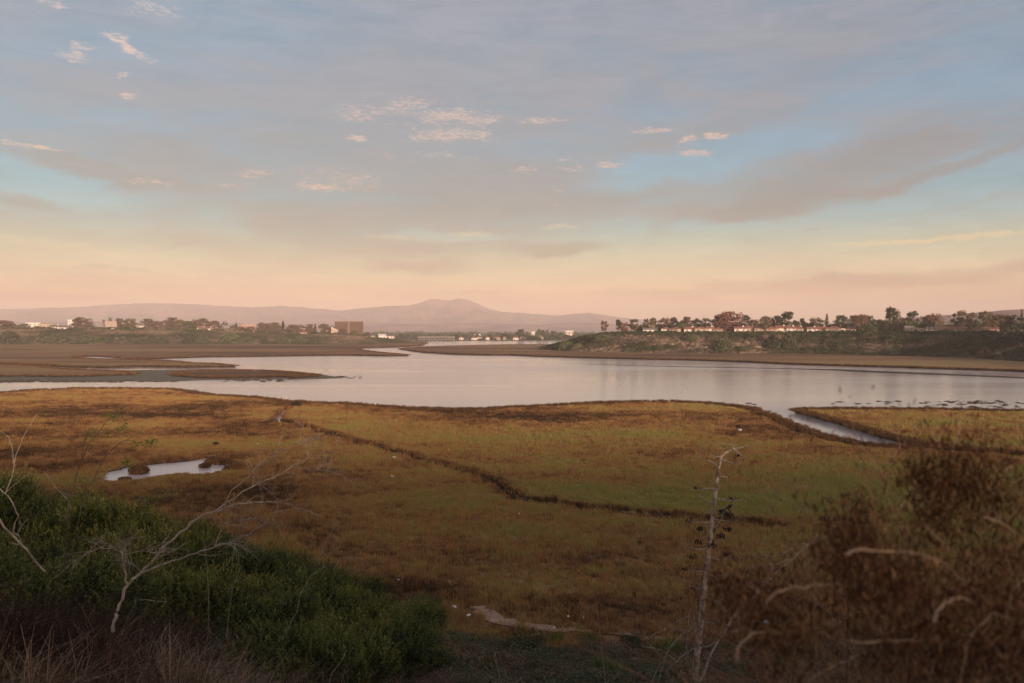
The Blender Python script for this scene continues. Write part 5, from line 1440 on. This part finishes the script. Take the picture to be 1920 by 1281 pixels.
def branchy(name, label, cat, lines, matl, rs, seed, twigs=0, group=None, twl=.35):
    """first line is the main stem (the thing's own parts all hang off it)"""
    r = random.Random(seed)
    base = px(lines[0][0], *lines[0][1])[0]
    root = empty(name, base)
    for i, (ln, dep, r0, r1) in enumerate(lines):
        pts_ = [p - base for p in px(ln, *dep)]
        r0 *= .54; r1 *= .75; pts_ = wiggle(pts_, r0 * 1.2, r, 3); n_ = len(pts_)
        m = MB(); m.tube(pts_, [r0 + (r1 - r0) * j / (n_ - 1) for j in range(n_)], 6)
        for q in range(twigs):
            j = r.randrange(n_ // 3, n_); p = pts_[j]; d = (pts_[min(j + 1, n_ - 1)] - pts_[max(j - 1, 0)]).normalized()
            L = twl * r.uniform(.4, 1.0); dd = (d + Vector((r.uniform(-1, 1), r.uniform(-.6, .6), r.uniform(-.8, 1)))).normalized(); tp = [p]
            for s_ in range(4):
                tp.append(tp[-1] + dd * L / 4); dd = (dd + Vector((r.uniform(-.45, .45), r.uniform(-.3, .3), r.uniform(-.45, .35)))).normalized()
                if s_ in (1, 2) and r.random() < .6:
                    d3 = (dd + Vector((r.uniform(-1, 1), r.uniform(-.5, .5), r.uniform(-1, 1)))).normalized(); m.tube([tp[-1], tp[-1] + d3 * L * .25, tp[-1] + d3 * L * .42 + Vector((0, 0, -.02))], [r1 * .6, r1 * .45, r1 * .25], 3, False)
            m.tube(tp, [r1 * 1.0, r1 * .85, r1 * .7, r1 * .5, r1 * .3], 4, False)
        m.build('trunk' if i == 0 else 'branch', matl, root)
    tag(root, label, cat, group)
    return root


K = 11 / F
branchy('dead_shrub', 'leaning bare dead shrub over the green thicket, many grey branches', 'dead shrub', [
    ([(212, 1185), (219, 1155), (224, 1133), (240, 1097), (267, 1073), (290, 1047), (313, 1020), (337, 998), (367, 975), (400, 960), (437, 947), (473, 942), (520, 942), (547, 948), (583, 960), (607, 970)], (11, 12), 6.5 * K, 1.0 * K),
    ([(420, 952), (427, 933), (437, 917), (467, 893), (490, 867), (520, 850), (553, 833), (585, 818)], (11.5, 11), 2.2 * K, .8 * K),
    ([(400, 960), (423, 943), (473, 913), (510, 897), (540, 880), (577, 860), (580, 837)], (11.6, 12.2), 2.8 * K, .8 * K),
    ([(555, 878), (593, 880), (620, 867)], (12, 12.3), 1.3 * K, .6 * K), ([(590, 880), (615, 884), (640, 892)], (12, 12.4), 1.1 * K, .5 * K),
    ([(267, 1073), (300, 1060), (333, 1050), (367, 1038), (403, 1025), (440, 1013), (473, 997), (500, 977), (522, 955)], (11, 10.4), 3.6 * K, .8 * K),
    ([(403, 1025), (413, 997), (423, 980), (450, 975), (477, 972), (490, 947)], (10.6, 10.4), 1.8 * K, .7 * K),
    ([(403, 1025), (430, 1018), (447, 1022)], (10.6, 10.3), 1.5 * K, .6 * K),
    ([(240, 1097), (233, 1067), (230, 1040), (213, 1027), (187, 1027), (143, 1050), (110, 1078)], (11, 10.8), 3.2 * K, .8 * K),
    ([(230, 1040), (225, 1025), (240, 1017)], (11, 10.9), 1.6 * K, .7 * K), ([(232, 1040), (262, 1034), (300, 1036)], (11, 11.2), 1.5 * K, .6 * K),
    ([(267, 1073), (250, 1060), (238, 1052)], (11, 10.7), 1.5 * K, .6 * K)], M['deadwood'], 1, 7, 14, twl=.5)
branchy('dead_branch', 'thick grey dead branch entering at the left picture edge', 'dead branch', [
    ([(84, 1072), (57, 1040), (30, 1010), (0, 975), (-40, 935)], (9.5, 9.2), 3.0 * K, 2.4 * K), ([(23, 1003), (27, 985), (35, 967), (20, 937), (0, 917), (-20, 900)], (9.3, 9.3), 1.6 * K, 1.0 * K), ([(41, 1020), (33, 1000), (40, 985)], (9.3, 9.4), .9 * K, .5 * K)], M['deadwood'], 1, 8, 3)
branchy('bare_twig', 'upright bare twig near the left picture edge above the thicket', 'twig', [
    ([(10, 925), (23, 893), (30, 853), (50, 807), (70, 775)], (9.4, 9.4), 1.7 * K, .5 * K), ([(25, 870), (25, 850), (20, 830)], (9.4, 9.5), 1.0 * K, .7 * K), ([(10, 925), (45, 893), (60, 888)], (9.4, 9.6), .9 * K, .5 * K)], M['deadwood'], 1, 9, 1)
branchy('bare_twig', 'slanting bare twig crossing the thicket left of the dead shrub', 'twig', [
    ([(83, 883), (103, 913), (127, 937), (135, 955)], (10, 10.4), 1.0 * K, .7 * K), ([(135, 1066), (175, 1025), (200, 1003)], (10, 10.4), .8 * K, .4 * K)], M['deadwood'], 1, 10, 2)


def leaves_at(root, base, spots, Y, n_, rad, size, matl, seed):
    r = random.Random(seed); v = []; f = []
    for (u, v_) in spots:
        c = PD(u, v_, Y) - base
        for i in range(n_):
            p = c + Vector((r.gauss(0, rad), r.gauss(0, rad), r.gauss(0, rad * .6))); u_ = Vector((r.uniform(-1, 1), r.uniform(-1, 1), r.uniform(-.6, .6))).normalized(); w_ = u_.cross(Vector((r.uniform(-.5, .5), r.uniform(-1, 0), 1))).normalized()
            s_ = size * r.uniform(.6, 1.3); k = len(v); v += [p, p + u_ * s_ * .8 + w_ * s_ * .4, p + u_ * s_ * 1.7, p + u_ * s_ * .8 - w_ * s_ * .4]; f.append((k, k + 1, k + 2, k + 3))
    return meshobj('foliage', v, f, matl, root)


o = branchy('sapling', 'tall thin sapling with sparse green leaves before the pond', 'sapling', [
    ([(121, 1075), (123, 1040), (125, 1013), (128, 963), (136, 930), (147, 877), (167, 830), (193, 800), (207, 783)], (10.5, 10.5), 2.6 * K, .9 * K),
    ([(133, 1060), (140, 1010), (150, 960), (165, 915), (177, 897), (197, 857), (227, 830), (257, 813), (262, 810)], (10.5, 10.8), 2.0 * K, .7 * K), ([(172, 826), (190, 822), (200, 812)], (10.5, 10.6), .9 * K, .5 * K), ([(152, 868), (156, 838), (158, 822)], (10.5, 10.6), .9 * K, .5 * K), ([(227, 830), (240, 826), (258, 830), (285, 832)], (10.7, 10.9), .8 * K, .4 * K)], M['bark'], 1, 11, 1)
leaves_at(o, o.location, [(207, 782), (200, 779), (216, 780), (222, 783), (228, 805), (235, 800), (197, 812), (165, 818), (172, 812), (168, 826), (257, 814), (255, 836), (275, 833), (285, 832), (292, 836), (280, 826), (238, 872), (247, 868), (233, 868)], 10.6, 16, .045, .028, M['brightleaf'], 5)
leaves_at(o, o.location, [(300, 928), (318, 925), (270, 935), (285, 940), (150, 900), (160, 915), (135, 905), (175, 905), (165, 930)], 11.2, 30, .09, .026, M['brightleaf'], 6)
for i, (ln, Y, lab, r0) in enumerate([
        ([(598, 1060), (598, 1047), (613, 1013), (620, 1000), (635, 980)], 22, 'curved bare twig rising over the right part of the thicket', 1.2),
        ([(606, 1065), (610, 1050), (630, 1017), (650, 1006)], 22, 'second bare twig beside the curved one on the thicket', 1.1),
        ([(625, 1070), (637, 1048), (657, 1044), (677, 1048), (690, 1057)], 22, 'arched bare twig bowing right over the thicket', 1.2),
        ([(530, 1200), (533, 1190), (557, 1147), (563, 1113), (583, 1080), (612, 1062)], 16, 'long pale twig standing in front of the thicket middle', 1.2),
        ([(424, 1200), (428, 1160), (434, 1110), (452, 1060)], 14, 'faint upright twig between dead shrub and thicket middle', .8),
        ([(390, 1180), (391, 1120), (388, 1060), (382, 1022)], 14, 'thin vertical twig right of the dead shrub foot', .8),
        ([(262, 1125), (290, 1127), (312, 1129)], 11, 'short pale stick lying level by the dead shrub foot', 1.4),
        ([(1138, 1295), (1135, 1280), (1127, 1203), (1118, 1133)], 20, 'straight bare stem standing below the dirt path', 1.5),
        ([(945, 1295), (940, 1280), (933, 1252), (927, 1230), (931, 1222)], 20, 'short grey stub stem at the bottom edge', 1.6),
        ([(1287, 1225), (1287, 1212), (1290, 1180), (1292, 1149)], 20, 'short upright stick left of the agave stalk', 1.3),
        ([(1290, 1290), (1267, 1239), (1240, 1219), (1200, 1210)], 18, 'bent pale stick low left of the agave stalk', 1.5),
        ([(1230, 1290), (1250, 1225), (1290, 1175), (1308, 1148)], 18, 'long arching stick leaning toward the agave stalk', 1.2),
        ([(1215, 1295), (1235, 1250), (1262, 1205), (1300, 1170)], 17, 'slanting grey stick at the bottom left of the agave', 1.2),
        ([(1205, 1200), (1240, 1184), (1272, 1164), (1308, 1150)], 18.5, 'grey stick rising from the path end to the agave', 1.3),
        ([(615, 1290), (622, 1262), (640, 1240), (645, 1231)], 15, 'small forked twig at the bottom edge under the thicket', 1.1)]):
    kk_ = Y / F
    branchy('bare_twig', lab, 'twig', [(ln, (Y, Y + .3), r0 * kk_, .5 * r0 * kk_)], M['deadwood'], 1, 30 + i, 2 if i < 6 or i > 9 else 0, 'bare twigs on the slope', .4)

# agave stalk
YA = 21.0; K2 = YA / F
def uvA(x, y): return (1240 + x / 2.779, 820 + y / 2.779)
def pods(root, base, uv, Y, rad, seed, n_=34):
    r = random.Random(seed); c = PD(*uv, Y) - base; m = MB()
    for i in range(n_):
        p = c + Vector((r.gauss(0, rad), r.gauss(0, rad), r.gauss(0, rad * .5))); d = Vector((r.uniform(-.6, .6), r.uniform(-.6, .6), 1)).normalized() * .05
        m.tube([p - d * .6, p, p + d * .8], [.005, .013, .004], 5)
    return m.build('seed_pods', M['pod'], root)
stem = [(1302, 1330), (1303, 1281), (1308, 1216), (1314, 1165), (1319, 1115), (1325, 1072), (1330, 1021), (1336, 971), (1342.5, 921), (1347, 878), (1353, 856), (1361, 849), (1373, 843), (1386, 840), (1400, 837)]
base = PD(*stem[0], YA); ag = empty('agave_stalk', base); tag(ag, 'tall pale dead agave stalk with hooked tip and a bird on it', 'agave stalk')
pts_ = [PD(u, v, YA + .02 * i) - base for i, (u, v) in enumerate(stem)]
rr = [7.2, 6.6, 6.0, 5.6, 5.2, 4.8, 4.4, 4.0, 3.5, 3.1, 2.7, 2.2, 1.8, 1.3, .7]
pw = wiggle(pts_, .012, random.Random(3), 3); MB().tube(pw, [float(np.interp(i, np.linspace(0, len(pw) - 1, len(rr)), rr)) * K2 for i in range(len(pw))], 9).build('stem', M['stalk'], ag, True)
for i, (x0, y0, x1, y1, sag) in enumerate([(290, 145, 190, 108, -6), (318, 118, 410, 140, 5), (385, 65, 425, 108, -4), (372, 62, 368, 42, 0), (310, 100, 275, 106, -3), (285, 268, 150, 262, 6), (300, 205, 350, 215, -5), (270, 342, 200, 305, 8), (285, 318, 430, 328, 8), (268, 392, 222, 396, -3), (275, 428, 405, 432, 8),
                                          (245, 582, 118, 568, 10), (250, 630, 395, 634, 8), (240, 715, 352, 715, 14), (262, 490, 335, 380, 10), (240, 570, 300, 540, 6), (262, 445, 140, 435, 4), (232, 700, 120, 688, 5), (230, 790, 150, 775, 4)]):
    a, b_ = uvA(x0, y0), uvA(x1, y1); md_ = ((a[0] + b_[0]) / 2, (a[1] + b_[1]) / 2 + sag / 2.78); yv = random.Random(i).uniform(-.4, .4)
    l_ = [PD(*a, YA + .1) - base, PD(*md_, YA + .1 + yv * .5) - base, PD(*b_, YA + .1 + yv) - base]
    m = MB(); l2 = wiggle(l_, .012, random.Random(i), 3); m.tube(l2, [(1.5 - 1.0 * j / 6) * K2 for j in range(7)], 5)
    rq = random.Random(i + 50)
    for q in range(4):
        p = l2[rq.randrange(3, 7)]; m.tube([p, p + Vector((rq.uniform(-.12, .12), rq.uniform(-.1, .1), rq.uniform(-.02, .16)))], [.6 * K2, .3 * K2], 4, False)
    m.build('side_branch', M['deadwood'], ag)
for i, (x, y, rd, n_) in enumerate([(340, 400, .12, 80), (312, 388, .06, 20), (205, 480, .08, 34), (345, 482, .08, 34), (310, 516, .09, 44), (190, 545, .08, 24), (265, 556, .09, 34), (160, 622, .09, 34), (340, 610, .08, 34), (290, 714, .10, 36), (122, 690, .06, 20), (175, 785, .10, 40), (142, 432, .06, 20), (180, 262, .04, 12), (365, 322, .05, 16), (385, 630, .05, 14), (400, 96, .03, 8)]):
    pods(ag, base, uvA(x, y), YA + .1, rd * .8, i + 10, n_)
# second, darker stalk close behind
YD = 23.5; K3 = YD / F
b2 = PD(*uvA(170, 1330), YD); a2 = empty('agave_stalk', b2); tag(a2, 'dark thin agave stalk half hidden behind the tall pale one', 'agave stalk')
MB().tube([PD(*uvA(*q), YD) - b2 for q in [(170, 1330), (188, 1060), (200, 880), (225, 700), (245, 580), (270, 500), (300, 430), (330, 395)]], [3.4 * K3, 3.2 * K3, 3.0 * K3, 2.5 * K3, 2 * K3, 1.6 * K3, 1.3 * K3, .8 * K3], 7).build('stem', M['pod'], a2, True)
# third stalk to the right, seen through the brush
YC = 27.0; K4 = YC / F
b3 = PD(1588, 1290, YC); a3 = empty('agave_stalk', b3); tag(a3, 'shorter dark agave stalk on the right behind the blurred brush', 'agave stalk')
MB().tube([PD(u, v, YC) - b3 for u, v in [(1588, 1290), (1590, 1180), (1591, 1100), (1595, 1040), (1599, 990), (1604, 958), (1606, 944)]], [2.6 * K4, 2.4 * K4, 2.2 * K4, 2.0 * K4, 1.8 * K4, 1.8 * K4, 1.0 * K4], 7).build('stem', M['pod'], a3, True)
for i, (u, v) in enumerate([(1540, 1062), (1556, 1066), (1584, 1078), (1550, 1098), (1575, 1078), (1603, 1110), (1570, 1150), (1535, 1140), (1545, 975), (1560, 972), (1580, 1118), (1632, 962)]): pods(a3, b3, (u, v), YC, .09, 80 + i, 34)
for i, (a, b_) in enumerate([((1591, 1085), (1540, 1065)), ((1593, 1072), (1560, 1064)), ((1591, 1120), (1550, 1100)), ((1591, 1120), (1612, 1112)), ((1590, 1165), (1536, 1142)), ((1600, 985), (1545, 977))]):
    MB().tube([PD(*a, YC) - b3, PD((a[0] + b_[0]) / 2, (a[1] + b_[1]) / 2 + 3, YC + .1) - b3, PD(*b_, YC) - b3], [1.3 * K4, 1 * K4, .5 * K4], 5).build('side_branch', M['pod'], a3)
# leaning dead branch right of the agave
Kb = 14 / F
branchy('dead_branch', 'long grey dead branch leaning right from the agave stalk foot', 'dead branch', [
    ([(1300, 1310), (1310, 1281), (1337, 1219), (1366, 1173), (1391, 1140), (1420, 1111), (1441, 1088), (1458, 1071), (1489, 1046), (1509, 1026), (1532, 1011), (1564, 999), (1600, 986)], (14, 15), 4.2 * Kb, 1.3 * Kb),
    ([(1532, 1011), (1528, 995), (1530, 979), (1518, 966), (1505, 956), (1470, 935), (1440, 912)], (14.8, 15), 2.0 * Kb, .5 * Kb), ([(1509, 1020), (1495, 1018), (1481, 1030), (1472, 1036), (1450, 1044), (1385, 1040)], (14.8, 14.6), 1.5 * Kb, .5 * Kb), ([(1510, 1020), (1509, 1040), (1509, 1053)], (14.8, 14.8), 1.1 * Kb, .5 * Kb),
    ([(1460, 1070), (1454, 1058), (1446, 1050), (1448, 1045)], (14.5, 14.5), 1.4 * Kb, .7 * Kb), ([(1325, 1120), (1348, 1129), (1366, 1144), (1377, 1156), (1388, 1160)], (14.5, 14.2), 1.2 * Kb, .7 * Kb), ([(1380, 1155), (1385, 1165), (1386, 1175)], (14.2, 14.2), .9 * Kb, .5 * Kb),
    ([(1366, 1173), (1345, 1166), (1320, 1168), (1300, 1176), (1285, 1186)], (14.2, 14), 1.2 * Kb, .6 * Kb), ([(1350, 1200), (1330, 1212), (1300, 1216), (1275, 1232), (1268, 1250)], (14, 13.8), 1.5 * Kb, .8 * Kb), ([(1366, 1185), (1385, 1183), (1400, 1190), (1420, 1186)], (14, 14), 1.2 * Kb, .5 * Kb),
    ([(1485, 1048), (1470, 1052), (1446, 1060), (1416, 1060)], (14.6, 14.2), 1.2 * Kb, .5 * Kb)], M['deadwood'], 1, 17, 4, twl=.4)

# ------------------------------------------------------------------ blurred brush beside the camera
base = Vector((2.0, 2.9, float(slope_h(2.0, 2.9)) - .05))
nb = empty('dry_bush', base); tag(nb, 'large out of focus dry brown bush filling the right foreground', 'bush')
rb = random.Random(77)
tr_ = [([(1700, 1290), (1698, 1100), (1691, 993), (1679, 968), (1665, 932), (1659, 897), (1675, 860), (1687, 835), (1684, 812), (1677, 792)], 3.4, 1.5), ([(1659, 897), (1640, 868), (1625, 848), (1614, 835)], 3.4, 1.1), ([(1683, 964), (1697, 936), (1704, 913)], 3.3, 1.2),
       ([(1830, 1100), (1800, 960), (1779, 858), (1763, 839), (1757, 815), (1753, 796)], 3.2, 1.2), ([(1785, 870), (1789, 835), (1796, 820), (1800, 807), (1795, 790), (1787, 780)], 3.2, 1.5), ([(1875, 1000), (1875, 952), (1880, 921), (1873, 897), (1895, 875), (1925, 850)], 2.6, 1.6),
       ([(1435, 1132), (1450, 1115), (1474, 1105), (1525, 1097), (1591, 1099), (1640, 1102)], 1.9, 3.0), ([(1701, 1036), (1748, 1046), (1778, 1063), (1806, 1089), (1853, 1132)], 1.8, 3.4), ([(1751, 1171), (1756, 1152), (1768, 1134), (1787, 1122), (1805, 1122), (1826, 1132)], 1.7, 4.2),
       ([(1845, 968), (1888, 987), (1908, 1005), (1930, 1040)], 2.0, 3.4), ([(1585, 1038), (1600, 1032), (1615, 1030), (1654, 1034), (1700, 1036)], 1.7, 4.4), ([(1384, 1241), (1383, 1222), (1388, 1206), (1411, 1187), (1442, 1183), (1470, 1190)], 2.0, 3.2),
       ([(1505, 1285), (1532, 1265), (1591, 1238), (1640, 1214), (1669, 1202), (1740, 1198)], 2.2, 2.8), ([(1591, 1202), (1640, 1204), (1700, 1200), (1745, 1199)], 1.8, 3.6), ([(1730, 980), (1750, 1000), (1790, 1040), (1830, 1060), (1880, 1110)], 2.0, 2.4), ([(1620, 930), (1500, 912), (1420, 905)], 3.4, 1.0),
       ([(1850, 1290), (1880, 1180), (1905, 1100), (1925, 1080)], 1.9, 3.6), ([(1800, 1290), (1815, 1200), (1860, 1150), (1920, 1165)], 1.8, 3.2), ([(1640, 1290), (1650, 1180), (1620, 1100), (1618, 1040)], 2.4, 2.6), ([(1740, 1290), (1760, 1200), (1745, 1110), (1700, 1060)], 2.2, 2.8)]
for i, (ln, Y, r_) in enumerate(tr_):
    pts_ = [p - base for p in px(ln, Y, Y + .15)]; pts_ = wiggle(pts_, .004, rb, 3); n_ = len(pts_)
    MB().tube(pts_, [.62 * r_ * Y / F * (.35 + .65 * math.sin(math.pi * (.15 + .8 * j / n_))) for j in range(n_)], 5).build('stem', M['drystem'], nb)
m = MB()
def arcstem(p, d, L, r_, n_=7, g=.16):
    q = [p]
    for j in range(n_):
        p = p + d * L / n_; q.append(p); d = (d + Vector((rb.uniform(-.14, .14), rb.uniform(-.14, .14), -g + rb.uniform(-.1, .1)))).normalized()
    m.tube(q, [r_ * (1 - .7 * j / n_) for j in range(n_ + 1)], 4, False)
    return q
tips = []
for i in range(1000):
    x = rb.uniform(.75, 3.1); y = rb.uniform(1.9, 4.6)
    if x < .30 * y + .35: continue
    z = float(slope_h(x, y)); p = Vector((x, y, z)) - base
    a = rb.uniform(0, 6.28); e = rb.uniform(.1, .8); d = Vector((math.cos(a) * e - .25, math.sin(a) * e, 1)).normalized()
    ul = 960 + x / y * F; top = float(np.interp(ul, [1250, 1400, 1550, 1700, 1800, 1920], [1290, 1190, 1030, 930, 900, 900]))
    zmax = PD(ul, top, y).z; L = max(.15, (zmax - z)) * rb.uniform(.7, 1.25)
    q = arcstem(p, d, L, rb.uniform(.0011, .0034)); tips += q[3:]
m.build('thin_stems', M['thinstem'], nb)['kind'] = 'stuff'
m = MB()
for i in range(260):
    x = rb.uniform(.9, 3.2); y = rb.uniform(2.0, 4.4)
    if x < .34 * y + .3: continue
    p = Vector((x, y, float(slope_h(x, y)))) - base; a = rb.uniform(0, 6.28); e = rb.uniform(.3, 1.1); d = Vector((math.cos(a) * e - .3, math.sin(a) * e * .4, 1)).normalized()
    q = arcstem(p, d, rb.uniform(.8, 1.5), rb.uniform(.0018, .0040), 10, rb.uniform(.12, .34))
    for j in (4, 6, 8):
        if rb.random() < .6:
            dd = Vector((rb.uniform(-1, 1), rb.uniform(-.4, .4), rb.uniform(-.5, 1))).normalized(); m.tube([q[j], q[j] + dd * .09, q[j] + dd * .16 + Vector((0, 0, -.03))], [.0016, .0012, .0005], 4, False)
m.build('pale_stems', M['drystem'], nb)['kind'] = 'stuff'
v = []; f = []
spots = [(p, .05, 6) for p in tips if rb.random() < .4]
for (u, v_, Y, rad, n_) in [(1626, 1073, 2.0, .07, 340), (1614, 950, 2.3, .03, 90), (1612, 985, 2.3, .03, 120), (1610, 1020, 2.2, .04, 160), (1575, 1000, 2.2, .045, 160), (1570, 1020, 2.2, .05, 180), (1787, 878, 2.4, .07, 300), (1770, 900, 2.4, .06, 260), (1720, 893, 2.4, .025, 90), (1748, 905, 2.4, .05, 180), (1830, 900, 2.4, .07, 300), (1850, 930, 2.4, .08, 340), (1755, 965, 2.3, .035, 120), (1745, 985, 2.3, .035, 120),
                            (1403, 1132, 2.2, .06, 180), (1370, 1110, 2.3, .03, 80), (1350, 1095, 2.3, .02, 40), (1440, 1155, 2.2, .06, 240), (1690, 1150, 2.0, .09, 300), (1760, 1210, 1.9, .09, 340), (1880, 1150, 1.9, .09, 380), (1900, 1240, 1.9, .09, 380), (1820, 1260, 1.9, .09, 340), (1700, 1260, 2.0, .09, 300), (1660, 1080, 2.0, .07, 280), (1880, 1060, 2.1, .08, 340), (1470, 1210, 2.2, .06, 200)]:
    spots.append((PD(u, v_, Y) - base, rad, n_))
for (c, rad, n_) in spots:
    dn = 3.4 if rad >= .055 else 2.2
    for i in range(int(n_ * dn)):
        p = c + Vector((rb.gauss(0, rad), rb.gauss(0, rad), rb.gauss(0, rad)))
        u_ = Vector((rb.uniform(-.8, .8), rb.uniform(-.8, .8), 1.0)).normalized(); w_ = u_.cross(Vector((rb.uniform(-1, 1), rb.uniform(-1, 1), rb.uniform(-1, 1)))).normalized()
        s_ = .010 * rb.uniform(.4, 1.5); k = len(v); v += [p - u_ * s_, p + w_ * s_ * .22, p + u_ * s_, p - w_ * s_ * .22]; f.append((k, k + 1, k + 2, k + 3))
fo = meshobj('dry_leaves', v, f, M['rust'], nb); fo['kind'] = 'stuff'

# ------------------------------------------------------------------ birds
def make_egret():
    root = empty('egret', (0, 0, -500)); v = []; f = []
    m = MB(); m.tube([(-.26, 0, .36), (-.16, 0, .40), (0, 0, .44), (.12, 0, .47), (.20, 0, .52), (.20, 0, .60), (.15, 0, .68), (.17, 0, .76), (.22, 0, .79), (.26, 0, .785)], [.01, .05, .09, .08, .045, .028, .022, .022, .032, .012], 10)
    m.build('body', M['plumage'], root, True); MB().tube([(.26, 0, .785), (.36, 0, .77)], [.011, .002], 5).build('beak', M['beak'], root)
    for s_ in (-1, 1): MB().tube([(.0, s_ * .03, .38), (.03, s_ * .03, .2), (0, s_ * .03, -.05)], [.012, .009, .009], 5).build('leg', M['beak'], root)
    return root
eg = make_egret()
for i, (u, v, s_, z, lab) in enumerate([(860, 662.5, 1.7, 0, 'white egret standing off the far marsh spit'), (1743, 691, 1.5, 0, 'white egret in the far channel on the right'), (1285, 737, .9, 0, 'white egret wading in the middle of the bay'), (1388, 759, .8, 0, 'small egret near the right end of the near marsh shore'), (537, 751, 1.3, 0, 'white egret at the mouth of the marsh creek'),
                                        (425, 752, .8, 0, 'small egret wading left of the creek mouth'), (286, 718, .8, 0, 'small egret in the channel below the mudflat')]):
    o = eg if i == 0 else copy_tree(eg); p = P(u, v, z); o.location = p; o.scale = (s_,) * 3; o.rotation_euler = (0, 0, rnd.uniform(0, 6.28)); tag(o, lab, 'egret', 'egrets in the bay')
bp_ = PD(1366, 956.5, YA + .1)
bd_ = empty('blackbird', bp_ + Vector((0, 0, 0)), 0); tag(bd_, 'small dark bird perched on the seed pods of the agave', 'bird')
m = MB(); m.tube([(-.13, 0, .015), (-.08, 0, .035), (-.03, 0, .06), (.02, 0, .085), (.05, 0, .115), (.07, 0, .14), (.088, 0, .148)], [.010, .02, .042, .046, .036, .026, .008], 10); m.build('body', M['dark_plumage'], bd_, True)
MB().box(-.21, -.11, -.016, .016, .004, .018).build('tail', M['dark_plumage'], bd_)
MB().tube([(.09, 0, .147), (.125, 0, .142)], [.007, .001], 5).build('beak', M['beak'], bd_)
for s_ in (-1, 1):
    MB().tube([(-.09, s_ * .03, .03), (-.04, s_ * .042, .055), (.02, s_ * .04, .085)], [.006, .018, .014], 6).build('wing', M['dark_plumage'], bd_, True)
    MB().tube([(.01, s_ * .015, .05), (.012, s_ * .015, -.01)], [.005, .004], 5).build('leg', M['beak'], bd_)

# ------------------------------------------------------------------ white litter, mud lumps, driftwood
def crumple(seed):
    r = random.Random(seed); bm = bmesh.new(); bmesh.ops.create_icosphere(bm, subdivisions=2, radius=1)
    for v_ in bm.verts: v_.co *= r.uniform(.6, 1.25); v_.co.z *= .45
    me = bpy.data.meshes.new('litter'); bm.to_mesh(me); bm.free(); me.materials.append(M['paper']); return me
cr = [crumple(s_) for s_ in range(3)]
for i, (u, v, w_, lab) in enumerate([
        (747, 1087, 6, 'white scrap at the right rim of the green thicket'), (850, 1149, 9, 'larger white scrap left of the dirt path'), (856, 1156, 4, 'small white scrap just below the larger one by the path'), (878, 1166, 8, 'white scrap below the upper end of the path'),
        (1066, 1168, 6, 'white scrap on the marsh edge above the path'), (1095, 1169, 5, 'small white scrap right of the one above the path'), (1040, 1188, 6, 'white scrap by the small bright shrub'), (973, 963, 4, 'tiny white scrap in the middle of the near marsh'),
        (739, 858, 8, 'flat white scrap left of the creek'), (735, 893, 7, 'pale scrap below the flat one left of the creek'), (1092, 890, 4, 'tiny pale scrap right of the creek bend'), (841, 843, 4, 'tiny pale scrap above the creek'), (1387, 806, 8, 'white scrap under the small dark marsh bush'),
        (1614, 866, 5, 'small white scrap below the narrow inlet'), (1440, 1177, 12, 'white scrap lying right of the agave stalk'), (1654, 1225, 10, 'white scrap seen through the blurred brush'), (1419, 1018, 4, 'tiny white scrap right of the agave stalk'), (483, 832, 4, 'small white scrap above the dead shrub'), (495, 818, 4, 'tiny white scrap higher on the left marsh')]):
    y = 260.0
    if v > 1100:
        y = 60.0
        while y > 14:
            x = (u - 960) / F * y; zg = max(float(slope_h(x, y)), ZM + .1)
            if 619 + (CH - zg) / y * F >= v: break
            y -= .2
        p = Vector((x, y, zg + .35))
    else: p = P(u, v, ZM + .45)
    o = bpy.data.objects.new('litter', cr[i % 3]); COL.objects.link(o); k = w_ / 2 / F * p.y * (1.1 if w_ > 6 else .8); o.location = p; o.scale = (k, k * .8, k); o.rotation_euler = (.2, .1, rnd.uniform(0, 6)); tag(o, lab, 'litter', 'white scraps of litter')
lumps = [src('lump_source', *clump_src(s_, 26, .5, None, .5), M['lump']) for s_ in (51, 52)]
lp = []
for (u0, u1, v0, v1, n_) in [(0, 250, 712.5, 717.5, 330), (250, 330, 713, 716, 50), (420, 560, 710.5, 716, 110), (560, 690, 706, 710, 60), (395, 430, 740, 747, 40), (690, 900, 764, 770, 160), (640, 700, 757, 763, 50), (1500, 1920, 765, 770, 130), (1560, 1920, 752, 765, 200), (1700, 1920, 754, 758, 70), (1495, 1530, 768, 776, 50), (500, 530, 748, 755, 30), (1340, 1420, 756, 768, 30)]:
    for i in range(int(n_ * .45)):
        u = rnd.uniform(u0, u1); q = (u - u0) / (u1 - u0)
        if u0 >= 1560 and rnd.random() > .25 + .75 * q: continue
        p = P(u, rnd.uniform(v0, v1), 0); lp.append((p.x, p.y, -.02))
lp = np.array(lp); nlp = len(lp); sl = rg.uniform(.25, .8, nlp) * (lp[:, 1] / 220) ** .8
scatter('mud_lumps', lp, rg.uniform(0, 6, nlp), np.column_stack([sl * 1.6, sl, sl * .5]), np.zeros(nlp), rg.integers(0, 2, nlp), lumps)

for k_, ps_ in protos.items():
    for o in ps_:
        if o.name not in used:
            for c in list(o.children): bpy.data.objects.remove(c)
            bpy.data.objects.remove(o)

# ------------------------------------------------------------------ haze
HX, HY0, HY1 = 16500, -3200, 15000
hz_o = MB().box(-HX, HX, HY0, HY1, -2.0, 520).build('haze', None) if False else None
me = MB().box(-HX, HX, HY0, HY1, -2.0, 445)
hm = bpy.data.materials.new('haze'); hm.use_nodes = True; t = NT(hm.node_tree)
pv = t.n('ShaderNodeVolumePrincipled'); pv.inputs['Color'].default_value = (1.0, 0.89, 0.865, 1); pv.inputs['Density'].default_value = 0.00012; pv.inputs['Anisotropy'].default_value = -0.12
o = t.n('ShaderNodeOutputMaterial'); t.l(pv.outputs[0], o.inputs['Volume'])
ho = me.build('haze', hm); ho['kind'] = 'stuff'
